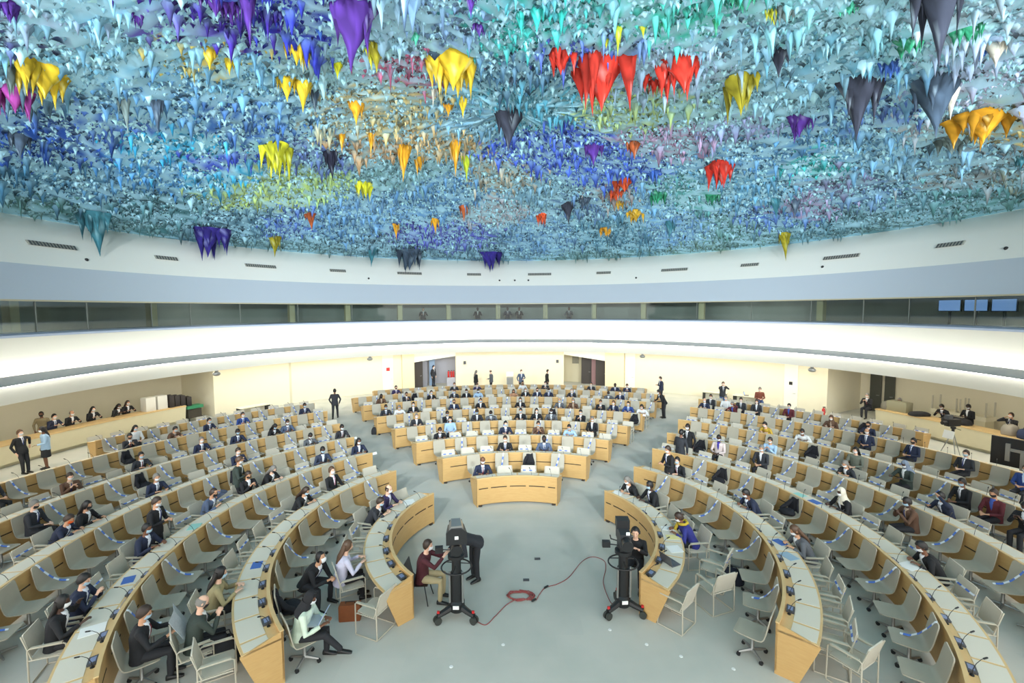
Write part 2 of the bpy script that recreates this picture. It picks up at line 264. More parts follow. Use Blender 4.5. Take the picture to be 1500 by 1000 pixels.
SPIKES=[(-3.6,-0.6,1.05,1.45,'purple'),(-5.6,-1.3,0.31,1.09,'purple'),(-6.2,-1.4,0.77,0.51,'purple'),(-5.9,-1.2,0.50,0.47,'purple'),(-7.8,-1.2,0.37,0.35,'purple'),(-9.6,-1.9,0.43,0.43,'purple'),(-5.5,0.6,0.69,0.71,'yellow'),(-6.5,2.5,0.53,0.65,'yellow'),(-6.3,2.6,0.54,0.91,'yellow'),(-3.7,1.1,0.47,0.71,'olive'),(-4.0,1.3,0.30,0.57,'lemon'),(-1.9,2.0,1.55,1.13,'yellow'),(-1.7,4.6,0.41,0.71,'yellow'),(2.4,2.2,1.91,1.65,'red'),(1.2,1.7,0.91,0.75,'red'),(4.4,1.9,1.37,1.11,'red'),(3.7,3.0,0.38,0.51,'red'),(4.2,3.2,0.49,0.51,'red'),(7.6,-2.3,0.79,1.63,'charcoal'),(6.5,2.6,1.29,1.29,'olive'),(9.4,4.6,0.98,0.83,'purple'),(9.2,1.8,1.02,1.59,'charcoal'),(11.0,1.3,1.11,1.45,'slate'),(9.3,0.7,0.53,0.57,'blue'),(13.3,2.5,1.63,1.01,'orange'),(13.9,4.2,0.96,0.63,'grey'),(11.5,1.4,0.43,0.87,'cream'),(-0.2,5.8,1.09,1.37,'charcoal'),(-7.5,8.2,0.64,1.15,'black'),(-9.3,6.9,1.31,1.39,'lemon'),(-7.5,12.1,0.97,0.93,'lemon'),(-4.7,8.5,0.63,1.45,'orange'),(-2.5,8.3,0.49,1.43,'orange'),(-4.5,9.7,0.33,0.77,'orange'),(-4.2,9.6,0.39,0.65,'orange'),(-2.1,9.8,0.39,1.19,'lime'),(3.2,8.6,0.75,0.87,'purple'),(4.7,8.2,0.56,0.71,'rust'),(9.0,9.3,1.52,1.17,'red'),(5.6,12.4,1.34,0.73,'vermilion'),(5.5,14.1,0.95,0.57,'vermilion'),(5.9,15.0,0.73,0.63,'amber'),(7.2,16.4,1.21,0.79,'amber'),(6.5,11.0,0.78,0.69,'blue'),(7.6,13.5,1.18,0.77,'green'),(10.0,12.6,0.79,0.67,'green'),(5.9,19.1,0.93,0.69,'orange'),(1.8,17.6,0.87,0.83,'vermilion'),(3.1,15.8,0.83,1.23,'charcoal'),(3.7,15.2,0.89,0.75,'slate'),(9.5,17.1,0.72,1.05,'teal'),(-18.1,9.1,1.13,1.85,'teal'),(-16.3,13.8,1.95,1.87,'indigo'),(-14.1,16.7,0.74,1.21,'olive'),(-9.8,21.2,0.70,1.27,'teal'),(-7.6,22.4,2.15,1.77,'slate'),(-1.9,23.9,1.99,1.59,'indigo'),(15.4,15.7,0.65,1.59,'olive'),(-11.4,0.1,1.14,0.89,'yellow'),(-11.8,0.0,0.86,0.77,'grey'),(-12.5,0.7,0.95,0.81,'magenta'),(0.1,-0.2,0.27,0.53,'turquoise'),(0.5,-0.2,0.34,0.59,'turquoise'),(1.0,-0.2,0.23,0.57,'turquoise'),(2.4,0.5,0.20,0.71,'lime'),(2.3,1.0,0.21,0.29,'lemon'),(3.0,0.2,0.20,0.37,'lemon'),(3.5,-0.1,0.28,0.31,'mint'),(4.6,-1.1,0.65,0.41,'mint'),(8.9,-0.2,0.78,0.45,'green'),(9.5,-0.9,0.59,0.45,'green'),(6.7,-1.3,0.40,0.27,'mint'),(5.7,-0.8,0.60,0.43,'grey'),(5.6,-0.6,0.41,0.41,'lemon'),(6.6,1.0,0.50,0.67,'charcoal'),(10.4,-0.5,0.43,0.55,'cream'),(10.6,-0.5,0.39,0.29,'blue'),(-1.1,-0.8,0.29,0.49,'purple'),(-1.0,0.5,0.40,0.37,'purple'),(-2.4,-0.6,0.22,0.25,'red'),(-0.3,3.2,0.33,0.29,'slate'),(-2.5,0.7,0.24,0.33,'mint'),(-4.6,0.0,0.24,0.31,'blue'),(-5.5,-0.7,0.59,0.37,'indigo'),(16.3,4.1,0.48,0.53,'teal'),(12.7,11.8,0.56,0.99,'teal'),(13.5,11.5,0.48,0.97,'slate'),(-7.7,0.5,0.40,0.47,'yellow'),(-7.3,1.0,0.27,0.45,'yellow'),(-4.9,2.0,0.28,0.43,'lemon'),(-4.8,17.9,0.44,0.97,'orange'),(-7.3,17.9,0.45,1.01,'orange'),(-11.4,14.7,0.59,0.93,'rust'),(-3.1,16.0,0.50,0.97,'rust'),(3.1,-0.5,0.27,0.27,'green'),(4.5,-0.2,0.20,0.47,'green'),(-10.3,2.6,0.37,0.99,'slate'),(-11.1,2.1,0.27,1.01,'grey'),(-14.8,2.8,0.49,0.79,'slate'),(-6.2,3.1,0.30,0.79,'slate'),(-2.5,3.7,0.20,0.65,'cream'),(-5.4,4.3,0.57,0.75,'orange'),(-2.4,5.0,0.37,0.45,'orange'),(-6.5,6.6,0.30,0.75,'orange'),(-5.5,6.9,0.30,0.89,'orange'),]
ZA_ = np.array(ZONES, float); g_ = ZA_[:,3:6].mean(1, keepdims=True); ZA_[:,3:6] = np.clip(g_+(ZA_[:,3:6]-g_)*1.35+np.array([-8, 2, 12]), 10, 250)
def srgb2lin(a):
    a = np.asarray(a, float)/255; return np.where(a <= .04045, a/12.92, ((a+.055)/1.055)**2.4)
def zone_colour(xy, jit=.45):
    q = xy + RNG.normal(0, .35, xy.shape)
    d = np.hypot(q[:,None,0]-ZA_[None,:,0], q[:,None,1]-ZA_[None,:,1])/ZA_[None,:,2] + RNG.random((len(q), len(ZA_)))*jit
    i = np.argmin(d, 1); return ZA_[i,3:6], d[np.arange(len(q)), i]
cm = bpy.data.materials.new('painted plaster'); cm.use_nodes = True; nt = cm.node_tree; b = nt.nodes['Principled BSDF']; b.inputs['Roughness'].default_value = .9; b.inputs['Specular IOR Level'].default_value = .15
at = nt.nodes.new('ShaderNodeAttribute'); at.attribute_name = 'pigment'; nt.links.new(at.outputs['Color'], b.inputs['Base Color'])
def paint(me, cols):
    a = me.attributes.new('pigment', 'FLOAT_COLOR', 'POINT'); c = np.ones((len(me.vertices), 4), np.float32); c[:, :3] = srgb2lin(np.clip(cols, 0, 255)); a.data.foreach_set('color', c.ravel())
# dome shell
rings, seg = 70, 200
vs = []; fs = []
for i in range(rings+1):
    r = RIM*(i/rings)**.8 if i else 0.001
    for j in range(seg):
        a = 2*PI*j/seg; x, y = r*math.sin(a), YC+r*math.cos(a)
        z = dome_z(x, y) + (RNG.normal(0, .06) if 0 < i < rings else 0); vs.append((x, y, z))
for i in range(rings):
    for j in range(seg):
        k = (j+1) % seg; fs.append((i*seg+j, i*seg+k, (i+1)*seg+k, (i+1)*seg+j))
nb = len(vs)
vs += [(0, YC, ZA+.3), ]
top0 = len(vs)
me = bpy.data.meshes.new('ceiling'); me.from_pydata(vs, [], fs); me.materials.append(cm); me.shade_smooth()
xy = np.array([v[:2] for v in vs]); col, d = zone_colour(xy)
pale = np.array([178, 228, 250.]); w = RNG.random((len(xy), 1)); col = np.where(w < .75, pale*(.72+.28*w)+col*(.28-.28*w), col); paint(me, col)
struct(link(bpy.data.objects.new('ceiling', me)))
# countless small stalactites
N = 150000
r = 19.55*np.sqrt(RNG.random(N)); a = RNG.random(N)*2*PI
xy = np.stack([r*np.sin(a), YC+r*np.cos(a)], 1); xy = xy[(xy[:,1] > -4.2)]
k = len(xy)*2//5; ctr = xy[RNG.integers(k, len(xy), k//14)]; xy[:k] = ctr[RNG.integers(0, len(ctr), k)]+RNG.normal(0, .2, (k, 2))*np.array([1.5, .8])
keep = np.hypot(xy[:,0], xy[:,1]-YC) < 19.55; medium = (np.arange(len(xy)) < k//11)[keep]; xy = xy[keep]
n = len(xy)
col, dz = zone_colour(xy)
w = np.exp(RNG.normal(-2.78, .36, n)); L = w*np.exp(RNG.normal(-.1, .4, n)); L = np.where(medium, w*np.exp(RNG.normal(1.15, .45, n))*1.4, L); w = np.where(medium, w*1.35, w); L = np.clip(L, .03, .7); w = np.clip(w, .03, .25)
r = np.hypot(xy[:,0], xy[:,1]-YC)
L = np.where(r > 19.2, L*.7, L)
z0 = ZC+np.sqrt(RS*RS-r*r)+.02
sh = RNG.random((n, 1)); pick = RNG.random((n, 1))
body = np.where(pick < .5, pale*(.9+.2*sh), col*(.6+.5*sh))
body = np.where(pick > .90, col*.42, body)
body = np.where(medium[:,None], col*(.6+.4*sh), body)
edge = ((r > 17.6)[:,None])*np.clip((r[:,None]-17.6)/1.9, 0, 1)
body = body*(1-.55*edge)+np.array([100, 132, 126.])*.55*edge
S = 5; ang = np.arange(S)*2*PI/S
V = np.zeros((n, 2*S+1, 3)); C = np.zeros((n, 2*S+1, 3))
rot = RNG.random((n, 1))*6.28; lean = RNG.normal(0, .02, (n, 2))
for q, (fr_, fz) in enumerate(((1.15, 0), (.42, .42))):
    rr = (w*fr_)[:,None]*(1+RNG.normal(0, .18, (n, S)))
    V[:, q*S:(q+1)*S, 0] = xy[:,0:1]+rr*np.cos(ang+rot)+lean[:,0:1]*fz; V[:, q*S:(q+1)*S, 1] = xy[:,1:2]+rr*np.sin(ang+rot)+lean[:,1:2]*fz
    V[:, q*S:(q+1)*S, 2] = (z0-L*fz)[:,None]
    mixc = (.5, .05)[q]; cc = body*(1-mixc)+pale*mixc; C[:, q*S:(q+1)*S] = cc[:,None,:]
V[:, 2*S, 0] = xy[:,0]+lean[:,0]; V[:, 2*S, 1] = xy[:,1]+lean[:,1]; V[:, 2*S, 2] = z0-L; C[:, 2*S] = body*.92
F = []
for q in range(1):
    for j in range(S): F.append((q*S+j, (q+1)*S+j, (q+1)*S+(j+1) % S, q*S+(j+1) % S))
quads = np.array(F); tris = np.array([(S+j, 2*S, S+(j+1) % S) for j in range(S)])
base = (np.arange(n)*(2*S+1))[:,None,None]
Q = (quads[None]+base).reshape(-1, 4); T = (tris[None]+base).reshape(-1, 3)
me = bpy.data.meshes.new('small_stalactites'); me.vertices.add(n*(2*S+1)); me.vertices.foreach_set('co', V.reshape(-1).astype(np.float32))
me.loops.add(Q.size+T.size); me.loops.foreach_set('vertex_index', np.concatenate([Q.ravel(), T.ravel()]).astype(np.int32))
me.polygons.add(len(Q)+len(T)); ls = np.concatenate([np.arange(len(Q))*4, Q.size+np.arange(len(T))*3]).astype(np.int32); me.polygons.foreach_set('loop_start', ls)
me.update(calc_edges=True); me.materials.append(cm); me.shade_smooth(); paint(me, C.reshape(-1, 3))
tag(link(bpy.data.objects.new('small_stalactites', me)), 'countless small pale blue and multicoloured stalactites covering the domed ceiling', 'ceiling decoration', kind='stuff')
# large stalactites, one by one
PIG = dict(purple=(92,58,150), yellow=(240,205,60), olive=(170,160,50), lemon=(228,228,60), red=(212,62,50), charcoal=(62,66,80), slate=(78,96,116), blue=(70,110,190), orange=(238,172,50), grey=(130,150,150), cream=(215,210,195), black=(40,42,58), lime=(190,210,60), rust=(190,100,60), vermilion=(226,92,54), amber=(226,180,60), green=(60,160,120), teal=(70,130,145), indigo=(60,52,140), magenta=(160,70,150), turquoise=(60,190,180), mint=(90,205,170))
def big_spike(x, y, w, L, cname):
    zt = dome_z(x, y)+.05; c = np.array(PIG[cname], float); rnd = random.Random(int(x*97+y*31+L*1000))
    m = MB(); cols = []
    def cone(cx, cy, R0, LL, n=12, dark=1.0):
        nz = 7; rg = []; lx, ly = rnd.uniform(-.08, .08)*LL, rnd.uniform(-.08, .08)*LL
        for q in range(nz):
            u = q/(nz-1); rr = R0*((1-u)**1.5*.86+.14*(1-u)+.012); 
            rg.append([(cx+lx*u+rr*math.cos(2*PI*j/n)*(1+rnd.uniform(-.2,.2)*(1-u*.5)), cy+ly*u+rr*math.sin(2*PI*j/n)*(1+rnd.uniform(-.2,.2)*(1-u*.5)), zt-LL*u) for j in range(n)])
            for j in range(n): cols.append(c*dark*rnd.uniform(.72, 1.12) if rnd.random() > .06 else c*.6+np.array([200,222,228.])*.4)
        m.rings(rg)
    W = w/2
    if w/L > .9:            # broad clump of drips
        cone(x, y, W*.75, L*.8, 14)
        for q in range(9):
            a = rnd.uniform(0, 6.28); d = W*rnd.uniform(.3, .85); cone(x+d*math.cos(a), y+d*math.sin(a), W*rnd.uniform(.22,.4), L*rnd.uniform(.45, 1.0), 8, rnd.uniform(.7, 1.05))
    else:
        cone(x, y, W, L, 12)
        for q in range(5):
            a = rnd.uniform(0, 6.28); d = W*rnd.uniform(.5, 1.0); cone(x+d*math.cos(a), y+d*math.sin(a), W*rnd.uniform(.25,.45), L*rnd.uniform(.3, .75), 8, rnd.uniform(.7, 1.0))
    me = m.mesh('stalactite', cm, (x, y, zt), smooth=70); paint(me, np.array(cols)[:len(me.vertices)])
    o = link(bpy.data.objects.new('stalactite', me)); o.location = (x, y, zt); return o
bycol = {}
for i, s in enumerate(SPIKES):
    s = list(s); bycol.setdefault(s[4], []).append((s[0]+random.uniform(-.15,.15), s[1]+random.uniform(-.15,.15), s[2], s[3]))
for cname, lst in bycol.items():
    lst.sort(key=lambda s: math.atan2(s[0]+.28, s[1]+11.2))
    for i, (x, y, w, L) in enumerate(lst):
        size = 'large' if L > 1 or w > 1.2 else ('medium' if L > .6 else 'small')
        pos = f'the only {cname} one' if len(lst) == 1 else f'{ORD[i]} {cname} one from the left'
        tag(big_spike(x, y, w, L, cname), f'{size} {cname} stalactite hanging from the dome, {pos}', 'stalactite', 'large stalactites on the ceiling')

# ------------------------------------------------------------------ lamps of the hall and added fill lights
def area(name, loc, rot, sx, sy, power, col=(1,1,1), spread=PI):
    l = bpy.data.lights.new(name, 'AREA'); l.shape = 'RECTANGLE'; l.size = sx; l.size_y = sy; l.energy = power; l.color = col; l.spread = spread
    o = bpy.data.objects.new(name, l); COL.objects.link(o); o.location = loc; o.rotation_euler = rot; return o
# light strips: on the grey ledge (washing the white cove), under the gallery soffit (washing walls and floor edge)
EM = mat('led strip', (255,250,235), emit=(255,251,240), strength=LED_COVE); EM4 = mat('added floor fill strip', (255,250,236), emit=(255,250,234), strength=15); EM3 = mat('fascia led strip', (255,252,244), emit=(255,252,244), strength=LED_FASCIA); EM2 = mat('warm led strip', (255,250,236), emit=(255,250,234), strength=LED_SOFFIT)
def strip(prof, mm, lab):
    o = MB().arc(prof, -110, 110, 2, YC).build('light_strip', mm, smooth=0); tag(o, lab, 'light')
strip([(16.72,3.80),(16.72,3.82),(16.80,3.82),(16.80,3.80)], EM3, 'continuous white light strip under the grey ledge washing the fascia')
strip([(17.5,3.80),(17.5,3.82),(17.66,3.82),(17.66,3.80)], EM, 'continuous white light strip along the grey ledge below the white cove')
strip([(19.7,3.17),(19.7,3.2),(19.9,3.2),(19.9,3.17)], EM2, 'continuous warm light strip under the gallery along the hall wall')
strip([(18.5,3.17),(18.5,3.2),(18.75,3.2),(18.75,3.17)], EM4, 'added warm fill strip under the gallery, brightening the outer floor')  # extra strip added to whiten the floor beside the counters
for x, y, z in ((-12,-13,9.3),(-5,-15,9.6),(5,-15,9.6),(12,-13,9.3)):      # unseen cool spots added behind the camera to brighten the dome
    l = bpy.data.lights.new('dome_fill_spot', 'SPOT'); l.energy = SPOT; l.color = (.86,.95,1.0); l.spot_size = math.radians(85); l.spot_blend = .6; l.shadow_soft_size = .5
    o = bpy.data.objects.new('dome_fill_spot', l); COL.objects.link(o); o.location = (x, y, z); o.rotation_euler = (Vector((x*.5, 12, 12.2))-Vector((x, y, z))).to_track_quat('-Z', 'Y').to_euler()
wd = bpy.data.worlds.new('world'); sc.world = wd; wd.use_nodes = True
wd.node_tree.nodes['Background'].inputs[0].default_value = (1.0,.985,.945,1); wd.node_tree.nodes['Background'].inputs[1].default_value = WORLD


# ------------------------------------------------------------------ who sits where: bank, desk, seat type, seat, clothes, pose
# clothes: jacket / shirt / hair / hair style / mask / tie
OUT = {'blacktop':('black top',(24,24,27),(24,24,27)),
 'navy':('navy suit',(34,42,66),(214,220,232)),'black':('black suit',(26,27,31),(220,222,226)),'dark':('dark grey suit',(44,46,52),(214,216,220)),'grey':('grey suit',(88,92,98),(206,210,214)),
 'purple':('dark purple jacket',(54,46,84),(206,206,220)),'brown':('brown jacket',(92,66,50),(170,150,130)),'blue':('blue jacket',(40,66,128),(190,206,230)),'lightblue':('light blue shirt',(158,188,216),(170,196,220)),
 'white':('white shirt',(214,216,216),(226,228,228)),'bluegrey':('blue-grey suit',(78,92,118),(210,216,226)),'tan':('tan jacket',(166,126,98),(190,160,140)),'maroon':('maroon jumper',(92,36,44),(60,84,160)),
 'yellow':('yellow jumper',(196,160,58),(196,160,58)),'green':('dark green suit',(52,62,56),(210,214,212)),'leopard':('patterned blouse',(158,146,108),(150,138,100)),'shawl':('grey-green shawl',(104,108,96),(100,130,170)),
 'lilac':('pale lilac blouse',(196,194,214),(196,194,214)),'paleg':('pale green blouse',(206,220,200),(206,220,200)),'vest':('dark waistcoat',(50,58,78),(216,222,230)),'violet':('violet scarf and pale coat',(206,190,186),(60,50,150)),'royal':('royal blue dress',(42,46,120),(42,46,120)),'checked':('blue checked shirt',(74,106,124),(90,120,136)),'khaki':('khaki shirt',(150,136,104),(150,136,104)),'burgundy':('burgundy jumper',(74,28,36),(74,28,36)),'rust':('rust brown coat',(122,66,48),(122,66,48))}
# explicit figures near the podium: x, y (hip), facing (deg, 0 = +y, clockwise), clothes, hair, pose, extra words
SEATED = []
def row(b, typ, k, items):
    for it in items: SEATED_ROWS.append((b, typ, k)+it); SEATED.append((b, k, typ, it[0]))
SEATED_ROWS = []
row('L','A',1,[(1,'purple','bald','desk'),(2,'dark','short','write')])
row('L','A',2,[(2,'black','short','back'),(4,'black','long','write'),(10,'leopard','long','desk')])
row('L','A',3,[(6,'black','short','phone'),(5,'black','long','write'),(2,'vest','short','desk'),(0,'navy','long','desk'),(8,'bluegrey','short','face'),(14,'navy','short','phone'),(11,'navy','short','desk'),(15,'black','long','wave')])
row('L','S',3,[(11,'black','short','paper')])
row('L','S',5,[(13,'dark','short','lap')])
row('L','A',4,[(14,'navy','short','write'),(13,'black','long','desk'),(10,'navy','short','desk'),(6,'navy','short','phone'),(2,'grey','short','write'),(0,'dark','short','desk')])
row('L','S',6,[(15,'dark','short','lap')])
row('L','A',5,[(14,'brown','short','phone'),(11,'dark','short','desk'),(8,'navy','short','desk'),(6,'navy','short','desk'),(4,'black','long','write'),(3,'bluegrey','short','desk')])
row('L','A',6,[(9,'brown','short','write'),(7,'navy','short','desk'),(5,'blue','short','desk'),(1,'navy','short','desk'),(11,'dark','short','phone')])
row('L','S',7,[(10,'white','long','lap')])
row('R','A',1,[(0,'black','long','write'),(1,'black','short','desk')])
row('R','A',2,[(0,'black','short','desk'),(4,'navy','short','write'),(7,'grey','long','write')])
row('R','A',3,[(9,'black','veil','desk'),(13,'black','short','write')])
row('R','S',4,[(10,'brown','short','phone'),(2,'violet','short','lap'),(4,'dark','short','lap')])
row('R','A',4,[(5,'lightblue','short','phone'),(9,'dark','short','write'),(13,'navy','short','face')])
row('R','S',5,[(8,'shawl','long','lap'),(10,'green','veilg','paper'),(12,'black','short','lap'),(13,'maroon','short','lap'),(14,'black','short','phone')])
row('R','A',5,[(5,'yellow','short','write'),(7,'white','short','write')])
row('R','S',6,[(9,'navy','bald','slouch'),(11,'navy','short','slouch'),(13,'dark','short','slouch'),(15,'blue','short','slouch')])
row('R','A',6,[(0,'navy','bald','desk'),(2,'maroon','short','face'),(8,'brown','veilb','desk'),(10,'navy','short','desk')])
row('R','S',7,[(0,'dark','short','lap'),(1,'white','short','lap'),(2,'dark','short','lap'),(3,'dark','long','lap'),(5,'maroon','short','lap')])
row('C','A',1,[(0,'navy','bald','desk')])
row('C','A',2,[(3,'black','short','desk'),(5,'bluegrey','short','desk')])
row('C','A',3,[(1,'black','short','write'),(5,'navy','short','desk'),(7,'brown','short','phone'),(9,'lightblue','short','write')])
row('C','S',4,[(2,'lightblue','short','lap'),(10,'black','short','lap')])
row('C','A',4,[(1,'dark','short','desk'),(3,'black','short','phone'),(5,'dark','short','desk'),(6,'grey','short','write'),(8,'black','short','desk'),(9,'black','long','desk'),(10,'grey','short','desk'),(12,'black','short','phone')])
row('C','A',5,[(0,'dark','short','desk'),(1,'white','short','write'),(2,'black','short','desk'),(5,'navy','short','desk'),(7,'black','short','desk'),(10,'black','long','desk'),(13,'grey','bald','desk'),(14,'brown','long','desk'),(16,'black','short','phone'),(17,'navy','short','desk'),(18,'blue','short','desk'),(19,'white','long','write')])
row('C','A',6,[(1,'brown','long','desk'),(3,'dark','short','phone'),(5,'black','short','desk'),(7,'dark','short','desk'),(8,'black','short','desk'),(9,'lightblue','short','desk'),(12,'tan','long','write'),(13,'black','long','desk'),(14,'navy','short','desk'),(15,'navy','short','desk'),(17,'dark','short','desk'),(20,'grey','short','write'),(21,'navy','short','desk')])
row('C','A',7,[(1,'purple','short','desk'),(6,'dark','short','desk'),(8,'purple','short','write'),(12,'white','long','desk'),(14,'dark','short','phone'),(18,'dark','short','desk'),(20,'navy','short','desk'),(21,'navy','short','phone')])
COATS = [('L',5,9),('L',4,5),('R',4,1),('R',3,1),('R',3,4),('C',2,2),('C',5,10),('C',5,15),('L',2,6),('L',6,10),('R',7,9),('R',5,6),('C',7,4)]   # black coats over swivel chairs: bank, desk, seat
for c_ in COATS: SEATED.append((c_[0], c_[1], 'S', c_[2]))

# ------------------------------------------------------------------ desks
RK = {'L':[3.18,5.61,7.94,10.49,13.2,16.4,19.0], 'R':[3.18,5.61,7.94,10.49,13.2,16.4,19.0], 'C':[3.28,5.68,8.05,10.65,13.45,16.65,19.3,21.2]}
EXT = {('L',1):(-52.9,-134.5),('L',2):(-47,-133),('L',3):(-43.5,-127),('L',4):(-41,-116),('L',5):(-39.1,-99),('L',6):(-37.6,-90),('L',7):(-37.5,-66.5),
 ('R',1):(50.5,133.5),('R',2):(43.5,131.5),('R',3):(40,130.5),('R',4):(37.7,114),('R',5):(36,94),('R',6):(35,87),('R',7):(34.5,65),
 ('C',1):(-24.5,20.8),('C',2):(-28.8,25.3),('C',3):(-30.4,27.1),('C',4):(-30.9,28),('C',5):(-31.2,28.3),('C',6):(-30.8,28.3),('C',7):(-30.7,28.2),('C',8):(-26.1,24.3)}
SL = {('L',2):(-58.2,-10.3,8),('L',3):(-50.3,-6.4,12),('L',4):(-44.4,-4.6,16),('L',5):(-42,-3.5,16),('L',6):(-39.3,-2.83,17),('L',7):(-38.3,-2.45,12),
 ('R',2):(55.8,10.45,8),('R',3):(54,6.4,12),('R',4):(41.35,4.65,16),('R',5):(39.85,3.55,15),('R',6):(37.4,2.83,17),('R',7):(36.9,2.42,12),
 ('C',2):(-17.3,10.7,4),('C',3):(-23.8,6.5,8),('C',4):(-26.8,4.65,12),('C',5):(-28.2,3.67,16),('C',6):(-28.4,2.94,20),('C',7):(-29.2,2.4,24),('C',8):(-24.9,2.2,23)}
BANK = {'L':'left bank','R':'right bank','C':'centre bank'}
ENDW = {'L':'from aisle','R':'from aisle','C':'from left end'}
H = .924
def slots_behind(b, k):          # armchairs of desk k stand on the same radii as the swivel chairs of desk k+1
    t = SL.get((b, k+1))
    if t is None: t = SL[(b, k)]
    return [t[0]+t[1]*i for i in range(t[2])]
MIC = MB(); MIC.lathe([(.03,0),(.03,.012),(.012,.02)], n=10); MIC.tube([(0,0,.015),(0,.01,.10),(.0,.05,.19),(0,.11,.255),(0,.15,.275)], [.005,.005,.0045,.0045,.0045], 6); MIC.tube([(0,.14,.27),(0,.19,.29)], .012, 8, rounded=True)
MICME = MIC.mesh('microphone', BLACKP)
PANME = MB().box((0,0,.02), (.20,.13,.04), rx=.12).mesh('control_panel', DARKGREY, smooth=0)
SCRME = MB().box((0,0,.042), (.12,.075,.006), rx=.12).mesh('display', SCREENB, smooth=0)
for (b, k), (t0, t1) in EXT.items():
    R = RK[b][k-1]; sg = 1 if t1 > t0 else -1
    mid = P(R+.3, (t0+t1)/2)
    d = empty('curved_desk', mid); nseat = slots_behind(b, k)
    side = 'left' if b == 'L' else 'right'
    tag(d, f'curved oak conference desk, {ORD[k-1]} from the centre in the {BANK[b]}', 'desk', 'curved desks of the chamber')
    st = max(.4, 14/R)
    def part(name, prof, mm, a0=t0, a1=t1, sm=30): return MB().arc(prof, a0, a1, st).build(name, mm, d, mid, sm)
    part('front_panel', [(R,.07),(R,H-.02),(R+.03,H-.02),(R+.03,.07)], WOOD)
    part('top_ledge', [(R-.012,H-.022),(R-.012,H),(R+.05,H),(R+.05,H-.022)], WOODTOP)
    part('work_surface', [(R+.03,.765),(R+.03,.80),(R+.62,.80),(R+.62,.765)], WOODTOP)
    e = math.degrees(.03/R)
    for a0, a1 in ((t0, t0+sg*e), (t1, t1-sg*e)):
        part('end_panel', [(R,.0),(R-.004,H-.024),(R+.04,H-.024),(R+.64,.77),(R+.64,.74),(R+.36,.0)], WOOD, a0, a1, 0)
    for a in (t0+sg*e*4, t1-sg*e*4):
        MB().box(P(R+.02, a, .035), (.09,.05,.07), rz=-math.radians(a)).build('foot', DARKSLOT, d, mid, 0)
    da = abs(nseat[1]-nseat[0])
    inside = lambda t: min(t0,t1)+e < t < max(t0,t1)-e
    step_ = nseat[1]-nseat[0]; nseat = list(nseat)
    while inside(nseat[0]-step_*.75): nseat.insert(0, nseat[0]-step_)
    while inside(nseat[-1]+step_*.75): nseat.append(nseat[-1]+step_)
    for t in nseat:
        hw = min(da*.46, math.degrees(.42/R))
        lo, hi = max(min(t0,t1)+e, t-hw), min(max(t0,t1)-e, t+hw)
        if hi-lo < hw*.7: continue
        part('desk_pad', [(R+.20,.80),(R+.20,.806),(R+.58,.806),(R+.58,.80)], PAD, lo, hi, 0)
        if min(abs(t-t0), abs(t-t1)) < math.degrees(.22/R): continue
        if R < 12 or b != 'C':
            q = link(bpy.data.objects.new('microphone', MICME), d); q.location = P(R+.12, t+da*.22*sg, .80)-mid; q.rotation_euler = (0,0,-math.radians(t)+.5)
        q = link(bpy.data.objects.new('control_panel', PANME), d); q.location = P(R+.13, t, .80)-mid; q.rotation_euler = (0,0,-math.radians(t)+PI)
        if R < 9: link(bpy.data.objects.new('display', SCRME), q)
    # dark horizontal slots in the front panel, between the chairs placed before it
    tt = SL.get((b, k)) if (b, k) in SL else SL[(b, 2)]
    ts = [tt[0]+tt[1]*(i+.5) for i in range(-1, tt[2])]
    for t in ts:
        hw = abs(tt[1])*(.30 if k > 1 else .42)
        lo, hi = max(min(t0,t1)+e*2, t-hw), min(max(t0,t1)-e*2, t+hw)
        if hi-lo < math.degrees(.15/R): continue
        part('panel_slot', [(R-.004,.565),(R-.004,.595),(R+.01,.595),(R+.01,.565)], DARKSLOT, lo, hi, 0)

# ------------------------------------------------------------------ chairs
def sheet(prof, hw, th=.018, nx=6):
    """a bent sheet: prof = centre line (y,z), hw = half widths"""
    m = MB(); n = len(prof); rings = []
    nor = []
    for i in range(n):
        a, c = Vector(prof[max(0,i-1)]), Vector(prof[min(n-1,i+1)]); t = (c-a).normalized(); nor.append(Vector((-t.y, t.x)))
    for i in range(n):
        up = [(hw[i]*(-1+2*j/nx), prof[i][0]+nor[i].x*th/2, prof[i][1]+nor[i].y*th/2) for j in range(nx+1)]
        dn = [(hw[i]*(1-2*j/nx), prof[i][0]-nor[i].x*th/2, prof[i][1]-nor[i].y*th/2) for j in range(nx+1)]
        rings.append(up+dn)
    return m.rings(rings)
SHELL_P = [(.275,.452),(.26,.458),(.18,.458),(.0,.445),(-.13,.445),(-.19,.462),(-.222,.505),(-.25,.60),(-.285,.78),(-.312,.92),(-.318,.95)]
SHELL_W = [.20,.225,.245,.245,.245,.245,.245,.245,.245,.235,.20]
sw_me = dict(shell=sheet(SHELL_P, SHELL_W).mesh('seat_shell', SHELL, smooth=50), post=MB().lathe([(.05,.10),(.03,.13),(.028,.40),(.06,.435)], n=12).mesh('pedestal', STEEL))
bm_ = MB()
for k in range(4):
    a = k*PI/2+PI/4; bm_.tube([(.03*math.cos(a),.03*math.sin(a),.10),(.26*math.cos(a),.26*math.sin(a),.075)], [.03,.018], 6)
sw_me['base'] = bm_.mesh('star_base', STEEL)
cas_me = MB().tube([(-.02,0,.035),(.02,0,.035)], .035, 10).mesh('caster', BLACKP)
def make_swivel(casters):
    r = empty('swivel_chair')
    for nm, me in (('seat_shell', sw_me['shell']), ('pedestal', sw_me['post']), ('star_base', sw_me['base'])): link(bpy.data.objects.new(nm, me), r)
    if casters:
        for k in range(4):
            a = k*PI/2+PI/4; c = link(bpy.data.objects.new('caster', cas_me), r); c.location = (.26*math.cos(a), .26*math.sin(a), 0)
    return r
